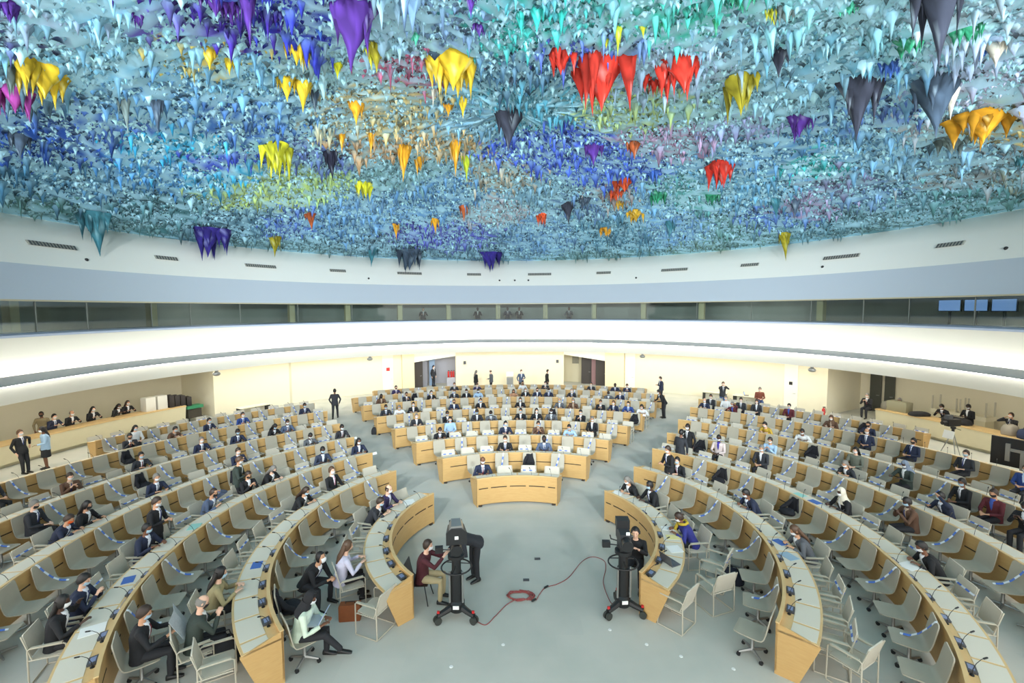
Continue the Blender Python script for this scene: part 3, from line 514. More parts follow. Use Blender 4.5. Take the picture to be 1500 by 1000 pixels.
# armchair
arm_me = {}
arm_me['seat'] = sheet([(.24,.445),(.20,.455),(.0,.44),(-.18,.445),(-.22,.46)], [.225,.24,.24,.24,.235], .02).mesh('seat', SHELLB, smooth=50)
arm_me['back'] = sheet([(-.225,.50),(-.24,.56),(-.285,.74),(-.315,.87),(-.32,.89)], [.225,.24,.24,.235,.21], .022).mesh('backrest', SHELLB, smooth=50)
def sideframe(s):
    m = MB(); x = s*.27
    m.tube([(x,.25,.014),(x,.255,.05),(x,.25,.62),(x,.22,.645),(x,-.22,.655),(x,-.25,.63),(x,-.26,.05),(x,-.255,.014)], .013, 6, closed=True)
    m.tube([(x,-.20,.46),(s*.25,-.33,.88)], .011, 6); m.tube([(x,.22,.44),(x,-.25,.45)], .011, 6); return m
for s, nm in ((-1,'l'), (1,'r')):
    arm_me['side'+nm] = sideframe(s).mesh('side_frame', CREAM_METAL)
    arm_me['arm'+nm] = MB().box((s*.27,0,.665), (.045,.42,.022)).mesh('armrest', CREAM_METAL, smooth=0)
arm_me['bar'] = MB().tube([(-.27,-.255,.02),(.27,-.255,.02)], .012, 6).mesh('cross_bar', CREAM_METAL); arm_me['rail'] = MB().tube([(-.27,.22,.43),(.27,.22,.43)], .012, 6).mesh('seat_rail', CREAM_METAL)
def make_arm():
    r = empty('armchair')
    for nm, k in (('seat','seat'),('backrest','back'),('side_frame','sidel'),('side_frame','sider'),('armrest','arml'),('armrest','armr'),('cross_bar','bar'),('seat_rail','rail')): link(bpy.data.objects.new(nm, arm_me[k]), r)
    return r
# barrier tape
def tape_mesh(path, wid, seed=0):
    m = MB(); pts = [Vector(p) for p in path]
    out = []
    for i in range(len(pts)-1):
        n = max(1, int((pts[i+1]-pts[i]).length/.035)); out += [pts[i].lerp(pts[i+1], q/n) for q in range(n)]
    out.append(pts[-1])
    for i in range(len(out)-1):
        a, b_ = out[i], out[i+1]; t = (b_-a).normalized(); sdir = t.cross(Vector((0,.75,.66))).normalized()*wid/2; nn = sdir.cross(t).normalized()*.0015
        v = [a-sdir-nn, a+sdir-nn, b_+sdir-nn, b_-sdir-nn, a-sdir+nn, a+sdir+nn, b_+sdir+nn, b_-sdir+nn]
        m.add(v, [(0,1,2,3),(7,6,5,4),(0,4,5,1),(1,5,6,2),(2,6,7,3),(3,7,4,0)], (i//3) % 2)
    return m.mesh('barrier_tape', [WHITE, BLUE], smooth=0)
TAPES = [tape_mesh([(-.13,-.31,.962),(-.12,-.282,.945),(-.08,-.20,.78),(-.02,-.11,.62),(.05,.0,.50),(.10,.12,.465)], .045),
         tape_mesh([(.13,-.31,.962),(.12,-.282,.945),(.08,-.20,.78),(.02,-.11,.62),(-.05,.0,.50),(-.10,.12,.465)], .045),
         tape_mesh([(-.06,-.298,.955),(-.05,-.268,.86),(-.02,-.16,.70),(.02,.02,.56),(.06,.24,.475),(.06,.285,.455)], .045)]
ATAPE = tape_mesh([(-.245,-.27,.74),(-.2,-.262,.735),(.2,-.262,.735),(.245,-.27,.74),(.245,-.31,.745),(-.245,-.31,.745),(-.245,-.27,.74)], .036)
protoN, protoF, protoA = make_swivel(True), make_swivel(False), make_arm()
KN, KF, KA = kids(protoN), kids(protoF), kids(protoA)
S_ODD = {('L',7),('R',4),('R',5),('R',6),('C',2),('C',3),('C',4),('C',5),('C',6),('C',7),('C',8)}
OCC = set()       # seats with someone or a garment on them; filled by the people list below
for (b, k, typ, i) in SEATED: OCC.add((b, typ, k, i))
first = {}
def put(proto, kl, loc, rz, key):
    if key not in first:
        first[key] = 1; proto.location = loc; proto.rotation_euler = (0,0,rz); return proto
    return copy_tree(proto, loc, rz, kl)
rj = random.Random(5)
for (b, k), (t0, st, n) in SL.items():
    R = RK[b][k-1]
    for i in range(n):
        t = t0+st*i; j = 0 if k < 4 else .5
        loc = P(R-.40, t); near = R < 9 
        pr, kl, key = (protoN, KN, 'n') if near else (protoF, KF, 'f')
        rz = face_in(t)+rj.uniform(-.06, .06)
        c = put(pr, kl, loc, rz, key)
        tag(c, f'grey swivel chair against the {ORD[k-1]} desk of the {BANK[b]}, {ORD[i]} {ENDW[b]}', 'chair', 'grey swivel chairs before the desks')
        par = 1 if (b, k) in S_ODD else 0
        if i % 2 == par and (b, 'S', k, i) not in OCC:
            me = TAPES[(1 if b == 'L' else 0)] if b != 'C' else TAPES[2]
            q = link(bpy.data.objects.new('barrier_tape', me)); q.location = loc; q.rotation_euler = (0,0,rz)
            tag(q, f'blue-white tape on swivel chair, {ORD[k-1]} desk of the {BANK[b]}, {ORD[i]} {ENDW[b]}', 'tape', 'barrier tape on the swivel chairs')
SKIP_ARM = {('L',1,7),('L',2,11),('L',1,5),('L',1,6),('R',1,4),('R',1,5),('R',1,6),('R',1,7)}
for (b, k), (t0_, t1_) in EXT.items():
    if k == 8: continue
    R = RK[b][k-1]; ts = slots_behind(b, k)
    for i, t in enumerate(ts):
        if (b, k, i) in SKIP_ARM or not (min(t0_,t1_)-1 < t < max(t0_,t1_)+1): continue
        occ = (b, 'A', k, i) in OCC
        loc = P(R+(.98 if occ else .76), t); rz = face_in(t)+rj.uniform(-.12, .12)
        c = put(protoA, KA, loc, rz, 'a')
        tag(c, f'pale armchair behind the {ORD[k-1]} desk of the {BANK[b]}, {ORD[i]} {ENDW[b]}', 'armchair', 'armchairs behind the desks')
        opp = 0 if (b, min(k+1, 7)) in S_ODD else 1
        if i % 2 == opp and not occ:
            q = link(bpy.data.objects.new('barrier_tape', ATAPE)); q.location = loc; q.rotation_euler = (0,0,rz)
            tag(q, f'blue-white tape round armchair, {ORD[k-1]} desk of the {BANK[b]}, {ORD[i]} {ENDW[b]}', 'tape', 'barrier tape on the armchairs')
# loose armchairs near the podium, turned as they were left
for (x, y, rz, lab) in ((-5.74,-3.62,-math.radians(52),'cream armchair of the balding person in the dark green suit'),(-5.12,-3.98,-math.radians(60),'empty cream armchair at the near end of the second desk, beside the black bag'),(-2.95,-2.55,1.15,'empty cream armchair at the near end of the inner desk beside the brown bag'),(-3.72,-1.72,-1.05,'cream armchair of the long-haired person at the inner desk'),
        (2.98,-2.45,.75,'empty cream armchair at the near end of the inner desk, behind the camera'),(3.95,-1.95,.35,'cream armchair turned sideways, nearest the dark backpack'),(4.28,-1.2,.9,'cream armchair with tape on its back, beside the dark backpack'),
        (4.15,-.32,PI/2+.1,'cream armchair of the person in the yellow scarf'),(5.35,-3.95,.5,'large beige armchair at the near end of the second desk'),):
    c = copy_tree(protoA, (x, y, 0), rz, KA); tag(c, lab, 'armchair', 'loose armchairs')
q = link(bpy.data.objects.new('barrier_tape', ATAPE)); q.location = (4.28,-1.2,0); q.rotation_euler = (0,0,.9); tag(q, 'blue-white tape round the loose armchair beside the dark backpack', 'tape')

# ------------------------------------------------------------------ people
SKINM = [mat('skin light', (222,178,152), .55), mat('skin olive', (196,148,116), .55), mat('skin brown', (120,80,58), .55), mat('skin dark', (74,50,38), .55)]
HAIRM = [mat('black hair', (26,22,21), .5), mat('dark brown hair', (52,37,28), .5), mat('brown hair', (84,60,42), .5), mat('grey hair', (120,116,110), .6)]
TROU = mat('dark trousers', (34,35,40), .8); SHOEM = mat('black shoe', (22,21,21), .4); EYEM = mat('eye', (30,24,22), .3)
MASKM = [mat('white mask', (232,234,236), .8), mat('pale blue mask', (176,206,224), .8), mat('black mask', (34,34,36), .8)]
OUTM = {k: mat('cloth '+k, v[1], .85, noise=.12, scale=14) for k, v in OUT.items()}; SHIRTM = {k: mat('shirt '+k, v[2], .8) for k, v in OUT.items()}
def ellring(c, x, y, rx, ry, n=14): return [c+x*(rx*math.cos(2*PI*j/n))+y*(ry*math.sin(2*PI*j/n)) for j in range(n)]
def ik(S, W, a, b, hint):
    d = W-S; L = min(d.length, (a+b)*.995); u = d.normalized(); 
    p = (a*a-b*b+L*L)/(2*L); h = math.sqrt(max(a*a-p*p, 0)); n = hint-u*hint.dot(u); n.normalize(); return S+u*p+n*h, S+u*L
def remesh(mb, name, vox, m):
    me = mb.mesh(name+'_raw', m, smooth=0); o = bpy.data.objects.new('tmp', me); COL.objects.link(o)
    md = o.modifiers.new('r', 'REMESH'); md.mode = 'VOXEL'; md.voxel_size = vox; md.use_smooth_shade = True
    sm = o.modifiers.new('s', 'SMOOTH'); sm.iterations = 2; sm.factor = .4
    dg = bpy.context.evaluated_depsgraph_get(); r = bpy.data.meshes.new_from_object(o.evaluated_get(dg)); r.name = name
    bpy.data.objects.remove(o); bpy.data.meshes.remove(me); r.materials.clear(); r.materials.append(m); return r
def head_geom(m, c, R):
    n, k = 16, 12; rg = []
    for i in range(1, k):
        a = PI*i/k; z = -math.cos(a); q = []
        for j in range(n):
            b = 2*PI*j/n; x = math.sin(a)*math.cos(b); y = math.sin(a)*math.sin(b)
            jaw = 1-.30*max(0, -z)**1.3; xx = x*.077*jaw; yy = y*.097*(1-.12*max(0, -z)); zz = z*.118
            if y > 0: yy += .012*max(0, -z)                          # chin
            if y < 0 and z < -.2: yy *= .9
            if y > .5 and abs(abs(x)-.35) < .22 and -.02 < z < .28: yy -= .010   # eye sockets
            q.append(c+R @ Vector((xx, yy, zz)))
        rg.append(q)
    m.rings(rg)
    m.tube([c+R @ Vector((0,.088,.022)), c+R @ Vector((0,.108,-.018)), c+R @ Vector((0,.104,-.030))], [.008,.015,.012], 6, rounded=True)      # nose
    m.tube([c+R @ Vector((-.022,.088,-.062)), c+R @ Vector((0,.095,-.062)), c+R @ Vector((.022,.088,-.062))], [.007,.010,.007], 6)          # lips
    for s in (-1, 1): m.ell(c+R @ Vector((s*.078,-.005,-.005)), (.010,.020,.032), 8, 6, R=R)
HAIR = {}
def hair_mesh(style):
    if style in HAIR: return HAIR[style]
    m = MB(); n, k = 28, 9; hr_ = random.Random(len(style)*7)
    veil = style.startswith('veil')
    def low(b):       # lowest elevation of the hair by azimuth (b = 0 is the face)
        b = abs(b)
        if veil: return math.radians(30) if b < .75 else math.radians(-75)
        if style == 'bald': return math.radians(75) if b < 1.1 else math.radians(-25)
        front = 36; side = -2 if style != 'long' else -55
        if b < .7: return math.radians(front)
        if b < 1.25: return math.radians(front+(side-front)*(b-.7)/.55)
        return math.radians(side+(-38-side)*min(1, (b-1.25)/.5)) if style != 'long' else math.radians(-60)
    outer = []; inner = []
    for j in range(n):
        b = -PI+2*PI*j/n; lo = low(b); hi = math.radians(88) if style != 'bald' else math.radians(26)
        if hi < lo: hi = lo+.01
        o_, i_ = [], []
        for q in range(k+1):
            e = lo+(hi-lo)*q/k; d = Vector((math.sin(b)*math.cos(e), math.cos(b)*math.cos(e), math.sin(e)))
            g = 1.10 if style not in ('bald',) else 1.04; g *= (1.06 if veil else 1+hr_.uniform(-.03,.035))
            o_.append(Vector((d.x*.080*g, d.y*.098*g-.004, d.z*.118*g+.004))); i_.append(Vector((d.x*.072, d.y*.09, d.z*.11)))
        outer.append(o_); inner.append(i_)
    loops = []
    for j in range(n): loops.append(outer[j]+inner[j][::-1])
    m.rings(loops, closed=True)
    if style == 'long':
        m.rings([ellring(Vector((0,-.055+.0,.03)), Vector((1,0,0)), Vector((0,1,0)), .085,.055), ellring(Vector((0,-.075,-.10)), Vector((1,0,0)), Vector((0,1,0)), .092,.05), ellring(Vector((0,-.115,-.24)), Vector((1,0,0)), Vector((0,1,0)), .10,.045), ellring(Vector((0,-.13,-.36)), Vector((1,0,0)), Vector((0,1,0)), .07,.03), ellring(Vector((0,-.13,-.42)), Vector((1,0,0)), Vector((0,1,0)), .03,.015)])
    if veil:
        m.rings([ellring(Vector((0,-.02,-.06)), Vector((1,0,0)), Vector((0,1,0)), .088,.10), ellring(Vector((0,-.02,-.15)), Vector((1,0,0)), Vector((0,1,0)), .10,.10), ellring(Vector((0,-.01,-.24)), Vector((1,0,0)), Vector((0,1,0)), .17,.13), ellring(Vector((0,-.01,-.30)), Vector((1,0,0)), Vector((0,1,0)), .20,.14)])
    HAIR[style] = m.mesh('hair' if not veil else 'headscarf', HAIRM[0], smooth=60); return HAIR[style]
def mask_mesh():
    m = MB(); rg = []
    for e in (-62,-48,-30,-14,-2):
        o_, i_ = [], []
        for a in range(-62, 63, 12):
            b = math.radians(a); el = math.radians(e); d = Vector((math.sin(b)*math.cos(el), math.cos(b)*math.cos(el), math.sin(el))); bulge = .022*max(0, math.cos(b*1.4))*(1-abs(e+25)/60)
            o_.append(Vector((d.x*.083, d.y*.105+bulge, d.z*.122))); i_.append(Vector((d.x*.076, d.y*.096+bulge*.8, d.z*.117)))
        rg.append(o_+i_[::-1])
    m.rings(rg); return m.mesh('face_mask', MASKM[0], smooth=60)
MASK = mask_mesh()
EYE = MB().ell((0,0,0), (.011,.006,.006), 8, 6).mesh('eye', EYEM)
SHOE = MB().rings([ellring(Vector((0,y,z)), Vector((1,0,0)), Vector((0,0,1)), w, h, 10) for y, z, w, h in ((-.07,.05,.028,.04),(-.06,.055,.036,.05),(.0,.055,.04,.05),(.06,.045,.043,.038),(.14,.035,.042,.03),(.185,.028,.028,.022))]).mesh('shoe', SHOEM)
V = Vector
def hand(m, W, d, side, curl, fine):
    d = d.normalized(); up = V((0,0,1)); x = d.cross(up); 
    if x.length < .1: x = V((1,0,0))
    x.normalize(); nrm = x.cross(d).normalized()       # back of the hand
    if side < 0: pass
    c1 = W+d*.085
    m.rings([ellring(W-d*.01, x, nrm, .026, .019, 8), ellring(W+d*.03, x, nrm, .036, .016, 8), ellring(c1, x, nrm, .041, .013, 8)])
    if not fine: 
        m.rings([ellring(c1-d*.01, x, nrm, .038, .013, 8), ellring(c1+d*.05-nrm*.02*curl, x, nrm, .034, .011, 8), ellring(c1+d*.075-nrm*.05*curl, x, nrm, .024, .009, 8)]); 
        m.tube([W+d*.03-x*side*.03, W+d*.07-x*side*.058, W+d*.1-x*side*.055], [.012,.010,.008], 6, rounded=True); return
    for q, L in enumerate((.072,.08,.075,.058)):
        o = (q-1.5)*.021*side; b = c1+x*o-d*.012; s = L/3; p = [b]; dd = d.copy(); ang = .25+.35*curl+.05*q
        for z in range(3):
            p.append(p[-1]+dd*(s+(.012 if z == 0 else 0))); dd = (Matrix.Rotation(-ang, 3, x) @ dd) if True else dd
        m.tube(p, [.0095,.009,.0082,.007], 7, rounded=True)
    m.tube([W+d*.025-x*side*.026, W+d*.06-x*side*.055-nrm*.01, W+d*.092-x*side*.056-nrm*.02], [.013,.011,.009], 7, rounded=True)
POSES = {
 'desk':  dict(lean=.22, hp=-.25, hl=(-.14,.42,.86), hr=(.16,.40,.86), curl=.7),
 'write': dict(lean=.52, hp=-.55, hl=(-.20,.44,.85), hr=(.10,.46,.86), curl=.9),
 'phone': dict(lean=.20, hp=-.50, hl=(-.06,.36,.93), hr=(.07,.36,.94), curl=1.2),
 'back':  dict(lean=-.12, hp=-.10, hl=(-.16,.30,.72), hr=(.16,.32,.70), curl=.8),
 'lap':   dict(lean=.06, hp=-.40, hl=(-.08,.34,.70), hr=(.09,.34,.71), curl=.9),
 'paper': dict(lean=.10, hp=-.45, hl=(-.16,.42,.84), hr=(.18,.42,.84), curl=1.1),
 'face':  dict(lean=.38, hp=-.35, hl=(-.07,.36,1.22), hr=(.16,.42,.87), curl=.8),
 'wave':  dict(lean=.18, hp=-.15, hl=(-.30,.22,1.02), hr=(.16,.42,.86), curl=.4),
 'slouch':dict(lean=-.22, hp=-.25, hl=(-.10,.28,.70), hr=(.10,.30,.70), curl=.8, hz=.53, hy0=.10, kn=.50),
 'knees': dict(lean=.62, hp=.25, hl=(-.05,.58,.66), hr=(.07,.58,.67), curl=1.1, spread=.20, hz=.50),
 'laptop':dict(lean=.30, hp=-.45, hl=(-.12,.42,.72), hr=(.12,.42,.72), curl=.5, spread=.12, hz=.50, cross=1),
 'reach': dict(lean=.18, hp=-.15, hl=(-.10,.50,1.02), hr=(.14,.50,1.06), curl=1.2, spread=.14),
 'stand': dict(lean=.03, hp=-.12, hl=(-.26,.06,.84), hr=(.26,.06,.84), curl=.8, stand=1),
 'standphone': dict(lean=.06, hp=-.45, hl=(-.08,.28,1.15), hr=(.08,.29,1.16), curl=1.2, stand=1),
 'standtalk': dict(lean=.05, hp=-.15, hl=(-.12,.26,1.05), hr=(.24,.08,.86), curl=1., stand=1),
 'leanelbow': dict(lean=-.10, hp=-.2, hl=(-.42,-.18,1.02), hr=(.24,.04,.86), curl=.8, stand=1, sl=.10),
 'bend':  dict(lean=1.15, hp=-.1, hl=(-.14,.62,.86), hr=(.16,.60,.84), curl=1., stand=1),
 'bendl': dict(lean=.55, hp=-.5, hl=(-.12,.50,.98), hr=(.14,.50,.98), curl=1., stand=1),
 'photo': dict(lean=.08, hp=.0, hl=(-.09,.22,1.50), hr=(.10,.22,1.50), curl=1.2, stand=1),
 'walk':  dict(lean=.05, hp=-.1, hl=(-.25,.16,.88), hr=(.25,-.10,.88), curl=.8, stand=1, step=.16),
}
CACHE = {}
def pose_set(key, fine, skirt=False):
    ck = (key, fine, skirt)
    if ck in CACHE: return CACHE[ck]
    p = POSES[key]; st = p.get('stand'); hz = p.get('hz', .92 if st else .545); a = p['lean']; fl = p.get('hy0', 0)
    hip = V((0, fl, hz)); u = V((0, math.sin(a), math.cos(a))); fw_ = V((0, math.cos(a), -math.sin(a))); X = V((1,0,0))
    TL = .50; neck = hip+u*TL; hu = V((0, math.sin(a*.45), math.cos(a*.45))); hc = neck+hu*.19+V((0,.025,0))
    HR = Matrix.Rotation(p['hp'], 3, 'X')
    sp = p.get('spread', .10); legs = []
    for s in (-1, 1):
        h = hip+V((s*.09, 0, -.02))
        if st:
            dy = p.get('step', 0)*s; an = V((s*.10, dy, .085)); kn = V((s*.10, dy*.55+.03, .48))
            if p.get('sl'): an = V((s*.09+.0, .10, .085)); kn = V((s*.09, .09, .48))
        else:
            kn = V((s*sp, p.get('kn', .43)+fl*.5, hz-.02)); an = V((s*(sp+.0), p.get('kn', .43)-.02, .085))
            if p.get('cross') and s > 0: an = V((.02, .72, .20)); kn = V((.08,.46,hz+.02))
        legs.append((h, kn, an))
    arms = []
    for s, T in ((-1, p['hl']), (1, p['hr'])):
        S = neck-u*.045+V((s*.185, 0, 0)); el, W = ik(S, V(T), .30, .27, V((s*.6, -.35, -.7))); arms.append((S, el, W))
    tor = [(-.10,.15,.115),(0,.168,.12),(.16,.148,.105),(.30,.168,.115),(.41,.185,.11),(.47,.15,.09),(.505,.075,.065)]
    b = MB(); b.rings([ellring(hip+u*t-fw_*(.03*math.sin(PI*max(0,t)/.5)), X, fw_, w*.86, d*.86) for t, w, d in tor])
    b.tube([neck-u*.04, neck+hu*.05, hc-hu*.05], [.062,.052,.056], 12); head_geom(b, hc, HR)
    jk = MB(); jk.rings([ellring(hip+u*t-fw_*(.03*math.sin(PI*max(0,t)/.5)), X, fw_, w*1.10+.008, d*1.10+.012) for t, w, d in ([(-.13,.165,.125)]+tor[1:])])
    for i, (S, el, W) in enumerate(arms):
        s = -1 if i == 0 else 1; d = (W-el).normalized()
        b.tube([S-V((s*.05,0,0)), S.lerp(el,.3), el, el.lerp(W,.35), W], [.042,.042,.034,.033,.025], 10)
        hd = d.copy(); hd.z = min(hd.z, .1) if key in ('desk','write') else hd.z
        hand(b, W, hd, s, p['curl'], fine)
        jk.tube([S-V((s*.07,0,.0)), S+V((s*.0,0,-.005)), S.lerp(el,.4), el, el.lerp(W,.45), W-d*.02], [.062,.066,.056,.048,.045,.037], 10)
    tr = MB(); tr.rings([ellring(hip+u*t, X, fw_, w, d) for t, w, d in ((-.13,.12,.10),(-.08,.172,.128),(.0,.178,.13),(.08,.165,.12))])
    for h, kn, an in legs:
        b.tube([h, h.lerp(kn,.5), kn, kn.lerp(an,.35), an], [.07,.066,.050,.048,.032], 10)
        if not skirt: tr.tube([h, h.lerp(kn,.5), kn, kn.lerp(an,.4), an.lerp(kn,.06)], [.092,.084,.068,.060,.052], 10, rounded=True)
    if skirt:
        tr.rings([ellring(hip+V((0,0,z)), X, V((0,1,0)), w, d) for z, w, d in ((.06,.165,.12),(-.1,.19,.14),(-.42,.21,.15))])
    vb = .0085 if fine else .013
    out = dict(body=remesh(b, 'person', vb, SKINM[0]), jacket=remesh(jk, 'jacket', .015, TROU), trousers=remesh(tr, 'trousers', .016, TROU), head=(hc, HR), legs=legs, arms=arms)
    # shirt front and tie: narrow wedges lying on the chest between the lapels
    ch = lambda t, off: hip+u*t-fw_*(.03*math.sin(PI*t/.5))+fw_*off
    s_ = MB(); s_.rings([ellring(ch(.20,.112), X, fw_, .012, .016, 8), ellring(ch(.32,.128), X, fw_, .035, .020, 8), ellring(ch(.43,.112), X, fw_, .056, .022, 8), ellring(ch(.49,.07), X, fw_, .062, .03, 8), ellring(ch(.535,.025), X, fw_, .055, .05, 8)])
    out['shirt'] = s_.mesh('shirt_front', SHIRTM['navy'], smooth=60)
    t_ = MB(); t_.rings([ellring(ch(.215,.128), X, fw_, .010, .006, 6), ellring(ch(.24,.135), X, fw_, .022, .008, 6), ellring(ch(.34,.149), X, fw_, .018, .008, 6), ellring(ch(.44,.134), X, fw_, .013, .008, 6), ellring(ch(.49,.10), X, fw_, .017, .010, 6)])
    out['tie'] = t_.mesh('tie', TROU, smooth=60)
    CACHE[ck] = out; return out
TIEM = [mat('dark blue tie', (40,52,110), .6), mat('burgundy tie', (110,40,50), .6), mat('pink tie', (206,150,170), .6), mat('grey tie', (110,112,120), .6)]
TROUM = {'khaki': mat('khaki trousers', (170,156,120), .85), 'jeans': mat('blue jeans', (72,96,140), .85), 'grey': mat('grey trousers', (120,118,110), .85), 'bare': None}
def omat(o, m):
    o.material_slots[0].link = 'OBJECT'; o.material_slots[0].material = m; return o
pr_ = random.Random(3)
def person(loc, yaw, cloth, style, pose, label, fine=False, skin=None, hairc=None, mask=0, tie=None, trou=None, skirt=False, group=None, far=False):
    ps = pose_set(pose, fine, skirt)
    sk = skin if skin is not None else pr_.choice([0,0,1,1,1,2,3])
    hcol = hairc if hairc is not None else pr_.choice([0,0,0,1,1,2,3])
    if sk > 1 and hairc is None: hcol = 0
    r = link(bpy.data.objects.new('person', ps['body'])); omat(r, SKINM[sk]); r.location = loc; r.rotation_euler = (0,0,yaw)
    tag(r, label, 'person', group)
    omat(link(bpy.data.objects.new('jacket' if not cloth in ('blacktop','white','lightblue','leopard','lilac','paleg','checked','khaki') else 'shirt', ps['jacket']), r), OUTM[cloth])
    omat(link(bpy.data.objects.new('trousers' if not skirt else 'skirt', ps['trousers']), r), TROUM.get(trou) or TROU)
    suit = cloth in ('navy','black','dark','grey','purple','bluegrey','green','brown','blue','maroon','vest','violet')
    if suit: omat(link(bpy.data.objects.new('shirt_front', ps['shirt']), r), SHIRTM[cloth])
    if suit and (tie is not None or (style in ('short','bald') and cloth not in ('maroon','violet') and pr_.random() < .7)): omat(link(bpy.data.objects.new('tie', ps['tie']), r), TIEM[tie if tie is not None else pr_.choice([0,0,1,3])])
    hc, HR = ps['head']
    if style != 'none':
        q = link(bpy.data.objects.new('hair' if not style.startswith('veil') else 'headscarf', hair_mesh(style)), r); q.location = hc; q.rotation_euler = HR.to_euler()
        omat(q, HAIRM[hcol] if not style.startswith('veil') else {'veil': mat('pale headscarf', (206,200,182), .85), 'veilg': mat('slate headscarf', (120,132,150), .85), 'veilb': mat('brown headscarf', (96,72,56), .85), 'veilk': mat('black headscarf', (30,30,34), .85)}[style])
    if mask is not None:
        q = link(bpy.data.objects.new('face_mask', MASK), r); q.location = hc; q.rotation_euler = HR.to_euler(); omat(q, mask if not isinstance(mask, int) else MASKM[mask])
    if not far:
        for s in (-1, 1):
            q = link(bpy.data.objects.new('eye', EYE), r); q.location = hc+HR @ V((s*.030,.088,.015))
    for h, kn, an in ps['legs']:
        q = link(bpy.data.objects.new('shoe', SHOE), r); q.location = (an.x, an.y, an.z-.085)
    return r
MW = {0:'white mask', 1:'pale blue mask', 2:'black mask', None:'no mask'}
HW = {'short':'', 'long':'long hair, ', 'bald':'bald, ', 'veil':'pale headscarf, ', 'veilg':'slate headscarf, ', 'veilb':'brown headscarf, '}
for (b, typ, k, i, cloth, style, pose) in SEATED_ROWS:
    if typ == 'A': t = slots_behind(b, k)[i]; loc = P(RK[b][k-1]+.98, t)
    else: t0, st, n = SL[(b, k)]; t = t0+st*i; loc = P(RK[b][k-1]-.40, t)
    near = RK[b][k-1] < 8.2 and b != 'C'
    mk = pr_.choice([0,0,0,1,1,2])
    kw = {}
    if (b, typ, k, i) == ('L','A',4,14): mk = mat('orange mask', (226,98,40), .8)
    if (b, typ, k, i) == ('L','A',2,2): kw['tie'] = 2; mk = 0
    side = 'behind' if typ == 'A' else 'before'
    person(loc, face_in(t)+pr_.uniform(-.25,.25), cloth, style, pose, f'person in {OUT[cloth][0]} {side} {ORD[k-1]} desk, {BANK[b]}, {ORD[i]} seat {ENDW[b]}', fine=near, mask=mk, far=not near, **kw)
def yw(deg): return -math.radians(deg)
# figures near the podium
person((-3.92,-1.72,0), yw(62), 'lilac', 'long', 'desk', 'person with long brown hair and lilac blouse, seen from behind at the inner desk', True, 0, 2, None)
person((-4.62,-1.78,0), yw(105), 'black', 'short', 'knees', 'person in black suit leaning forward with elbows on knees, holding a phone', True, 1, 0, 0, tie=0)
person((-4.05,-3.35,0), yw(88), 'paleg', 'veilk', 'laptop', 'person in pale green blouse and black headscarf with a laptop on the lap', True, 2, 0, 0)
person((-5.74,-3.62,0), yw(52), 'green', 'bald', 'phone', 'balding person in dark green suit seated with a tablet, chair beside a black bag', True, 0, 3, 2, tie=3)
person((-2.20,-1.64,0), yw(95), 'burgundy', 'short', 'reach', 'camera operator in burgundy jumper and beige trousers on a black chair', True, 0, 1, 0, trou='khaki')
person((-1.12,-.92,0), yw(235), 'dark', 'short', 'bend', 'person in black jacket bending over behind the camera pedestal', True, 0, 0, 0)
op = person((2.55,-1.02,0), yw(200), 'blacktop', 'short', 'reach', 'camera operator in black top with headphones behind the camera pedestal', True, 0, 0, None)
hc, HR = CACHE[('reach', True, False)]['head']
hp = MB(); hp.tube([HR @ V((.092*math.cos(a), -.01, .135*math.sin(a)+.0)) for a in [PI*q/10 for q in range(11)]], .010, 6)
for s in (-1, 1): hp.tube([HR @ V((s*.078,-.005,0)), HR @ V((s*.105,-.005,0))], [.036,.032], 10)
hpo = hp.build('headphones', BLACKP); hpo.location = V(op.location)+Matrix.Rotation(op.rotation_euler.z, 3, 'Z') @ hc; hpo.rotation_euler = (0,0,op.rotation_euler.z); tag(hpo, 'black headphones worn by the camera operator in black', 'headphones')
person((4.12,-.30,0), yw(275), 'royal', 'short', 'write', 'person in royal blue dress with yellow scarf writing at the inner desk', True, 2, 1, 0)
# standing figures
ST = [(-19.15,6.35,95,'black','short','leanelbow','person in black suit leaning with one elbow on the long side counter',{}),
 (-18.75,6.85,215,'lightblue','long','standtalk','person in pale blue cardigan and dark skirt standing beside the long counter',dict(skirt=True)),
 (-10.43,15.15,-8,'dark','short','walk','person in dark suit walking away along the left aisle',{}),
 (8.45,14.8,262,'black','short','bendl','person in black bending over towards the end of the sixth desk',{}),
 (-8.8,2.9,75,'green','short','standphone','person in grey-green suit standing before the fourth desk of the left bank',{}),
 (-9.0,-.2,85,'black','short','standphone','person in black suit and mask standing behind the third desk, left bank',{}),
 (4.95,3.75,255,'black','short','standphone','person in black suit standing at the aisle end of the third desk, right bank',{}),
 (6.05,5.75,55,'dark','short','standtalk','shorter of two people talking at the aisle end of the fourth desk',{}),
 (6.68,6.65,230,'black','short','stand','taller of two people talking at the aisle end of the fourth desk',{}),
 (12.8,17.0,190,'dark','short','photo','photographer in dark jacket and jeans standing before the folding tables',dict(trou='jeans')),
 (-2.9,23.0,60,'black','long','standtalk','person in black coat in a talking pair by the rear wall',{}),
 (-1.75,23.2,280,'grey','bald','standtalk','person in grey jacket in a talking pair by the rear wall',{}),
 (.5,23.2,170,'bluegrey','short','standtalk','person in blue-grey jacket standing in the middle before the rear wall',{}),
 (2.45,23.2,100,'black','short','stand','person in black standing alone by the rear wall near the dark doors',{}),
 (9.75,19.3,265,'navy','short','standphone','person in navy suit looking at a phone at the end of the seventh desk',{}),
 (-6.6,26.2,120,'dark','short','stand','person in dark clothes standing in the left doorway',{})]
for x, y, d, cl, hs, po, lab, kw in ST: person((x,y,0), yw(d), cl, hs, po, lab, mask=0, far=True, **kw)

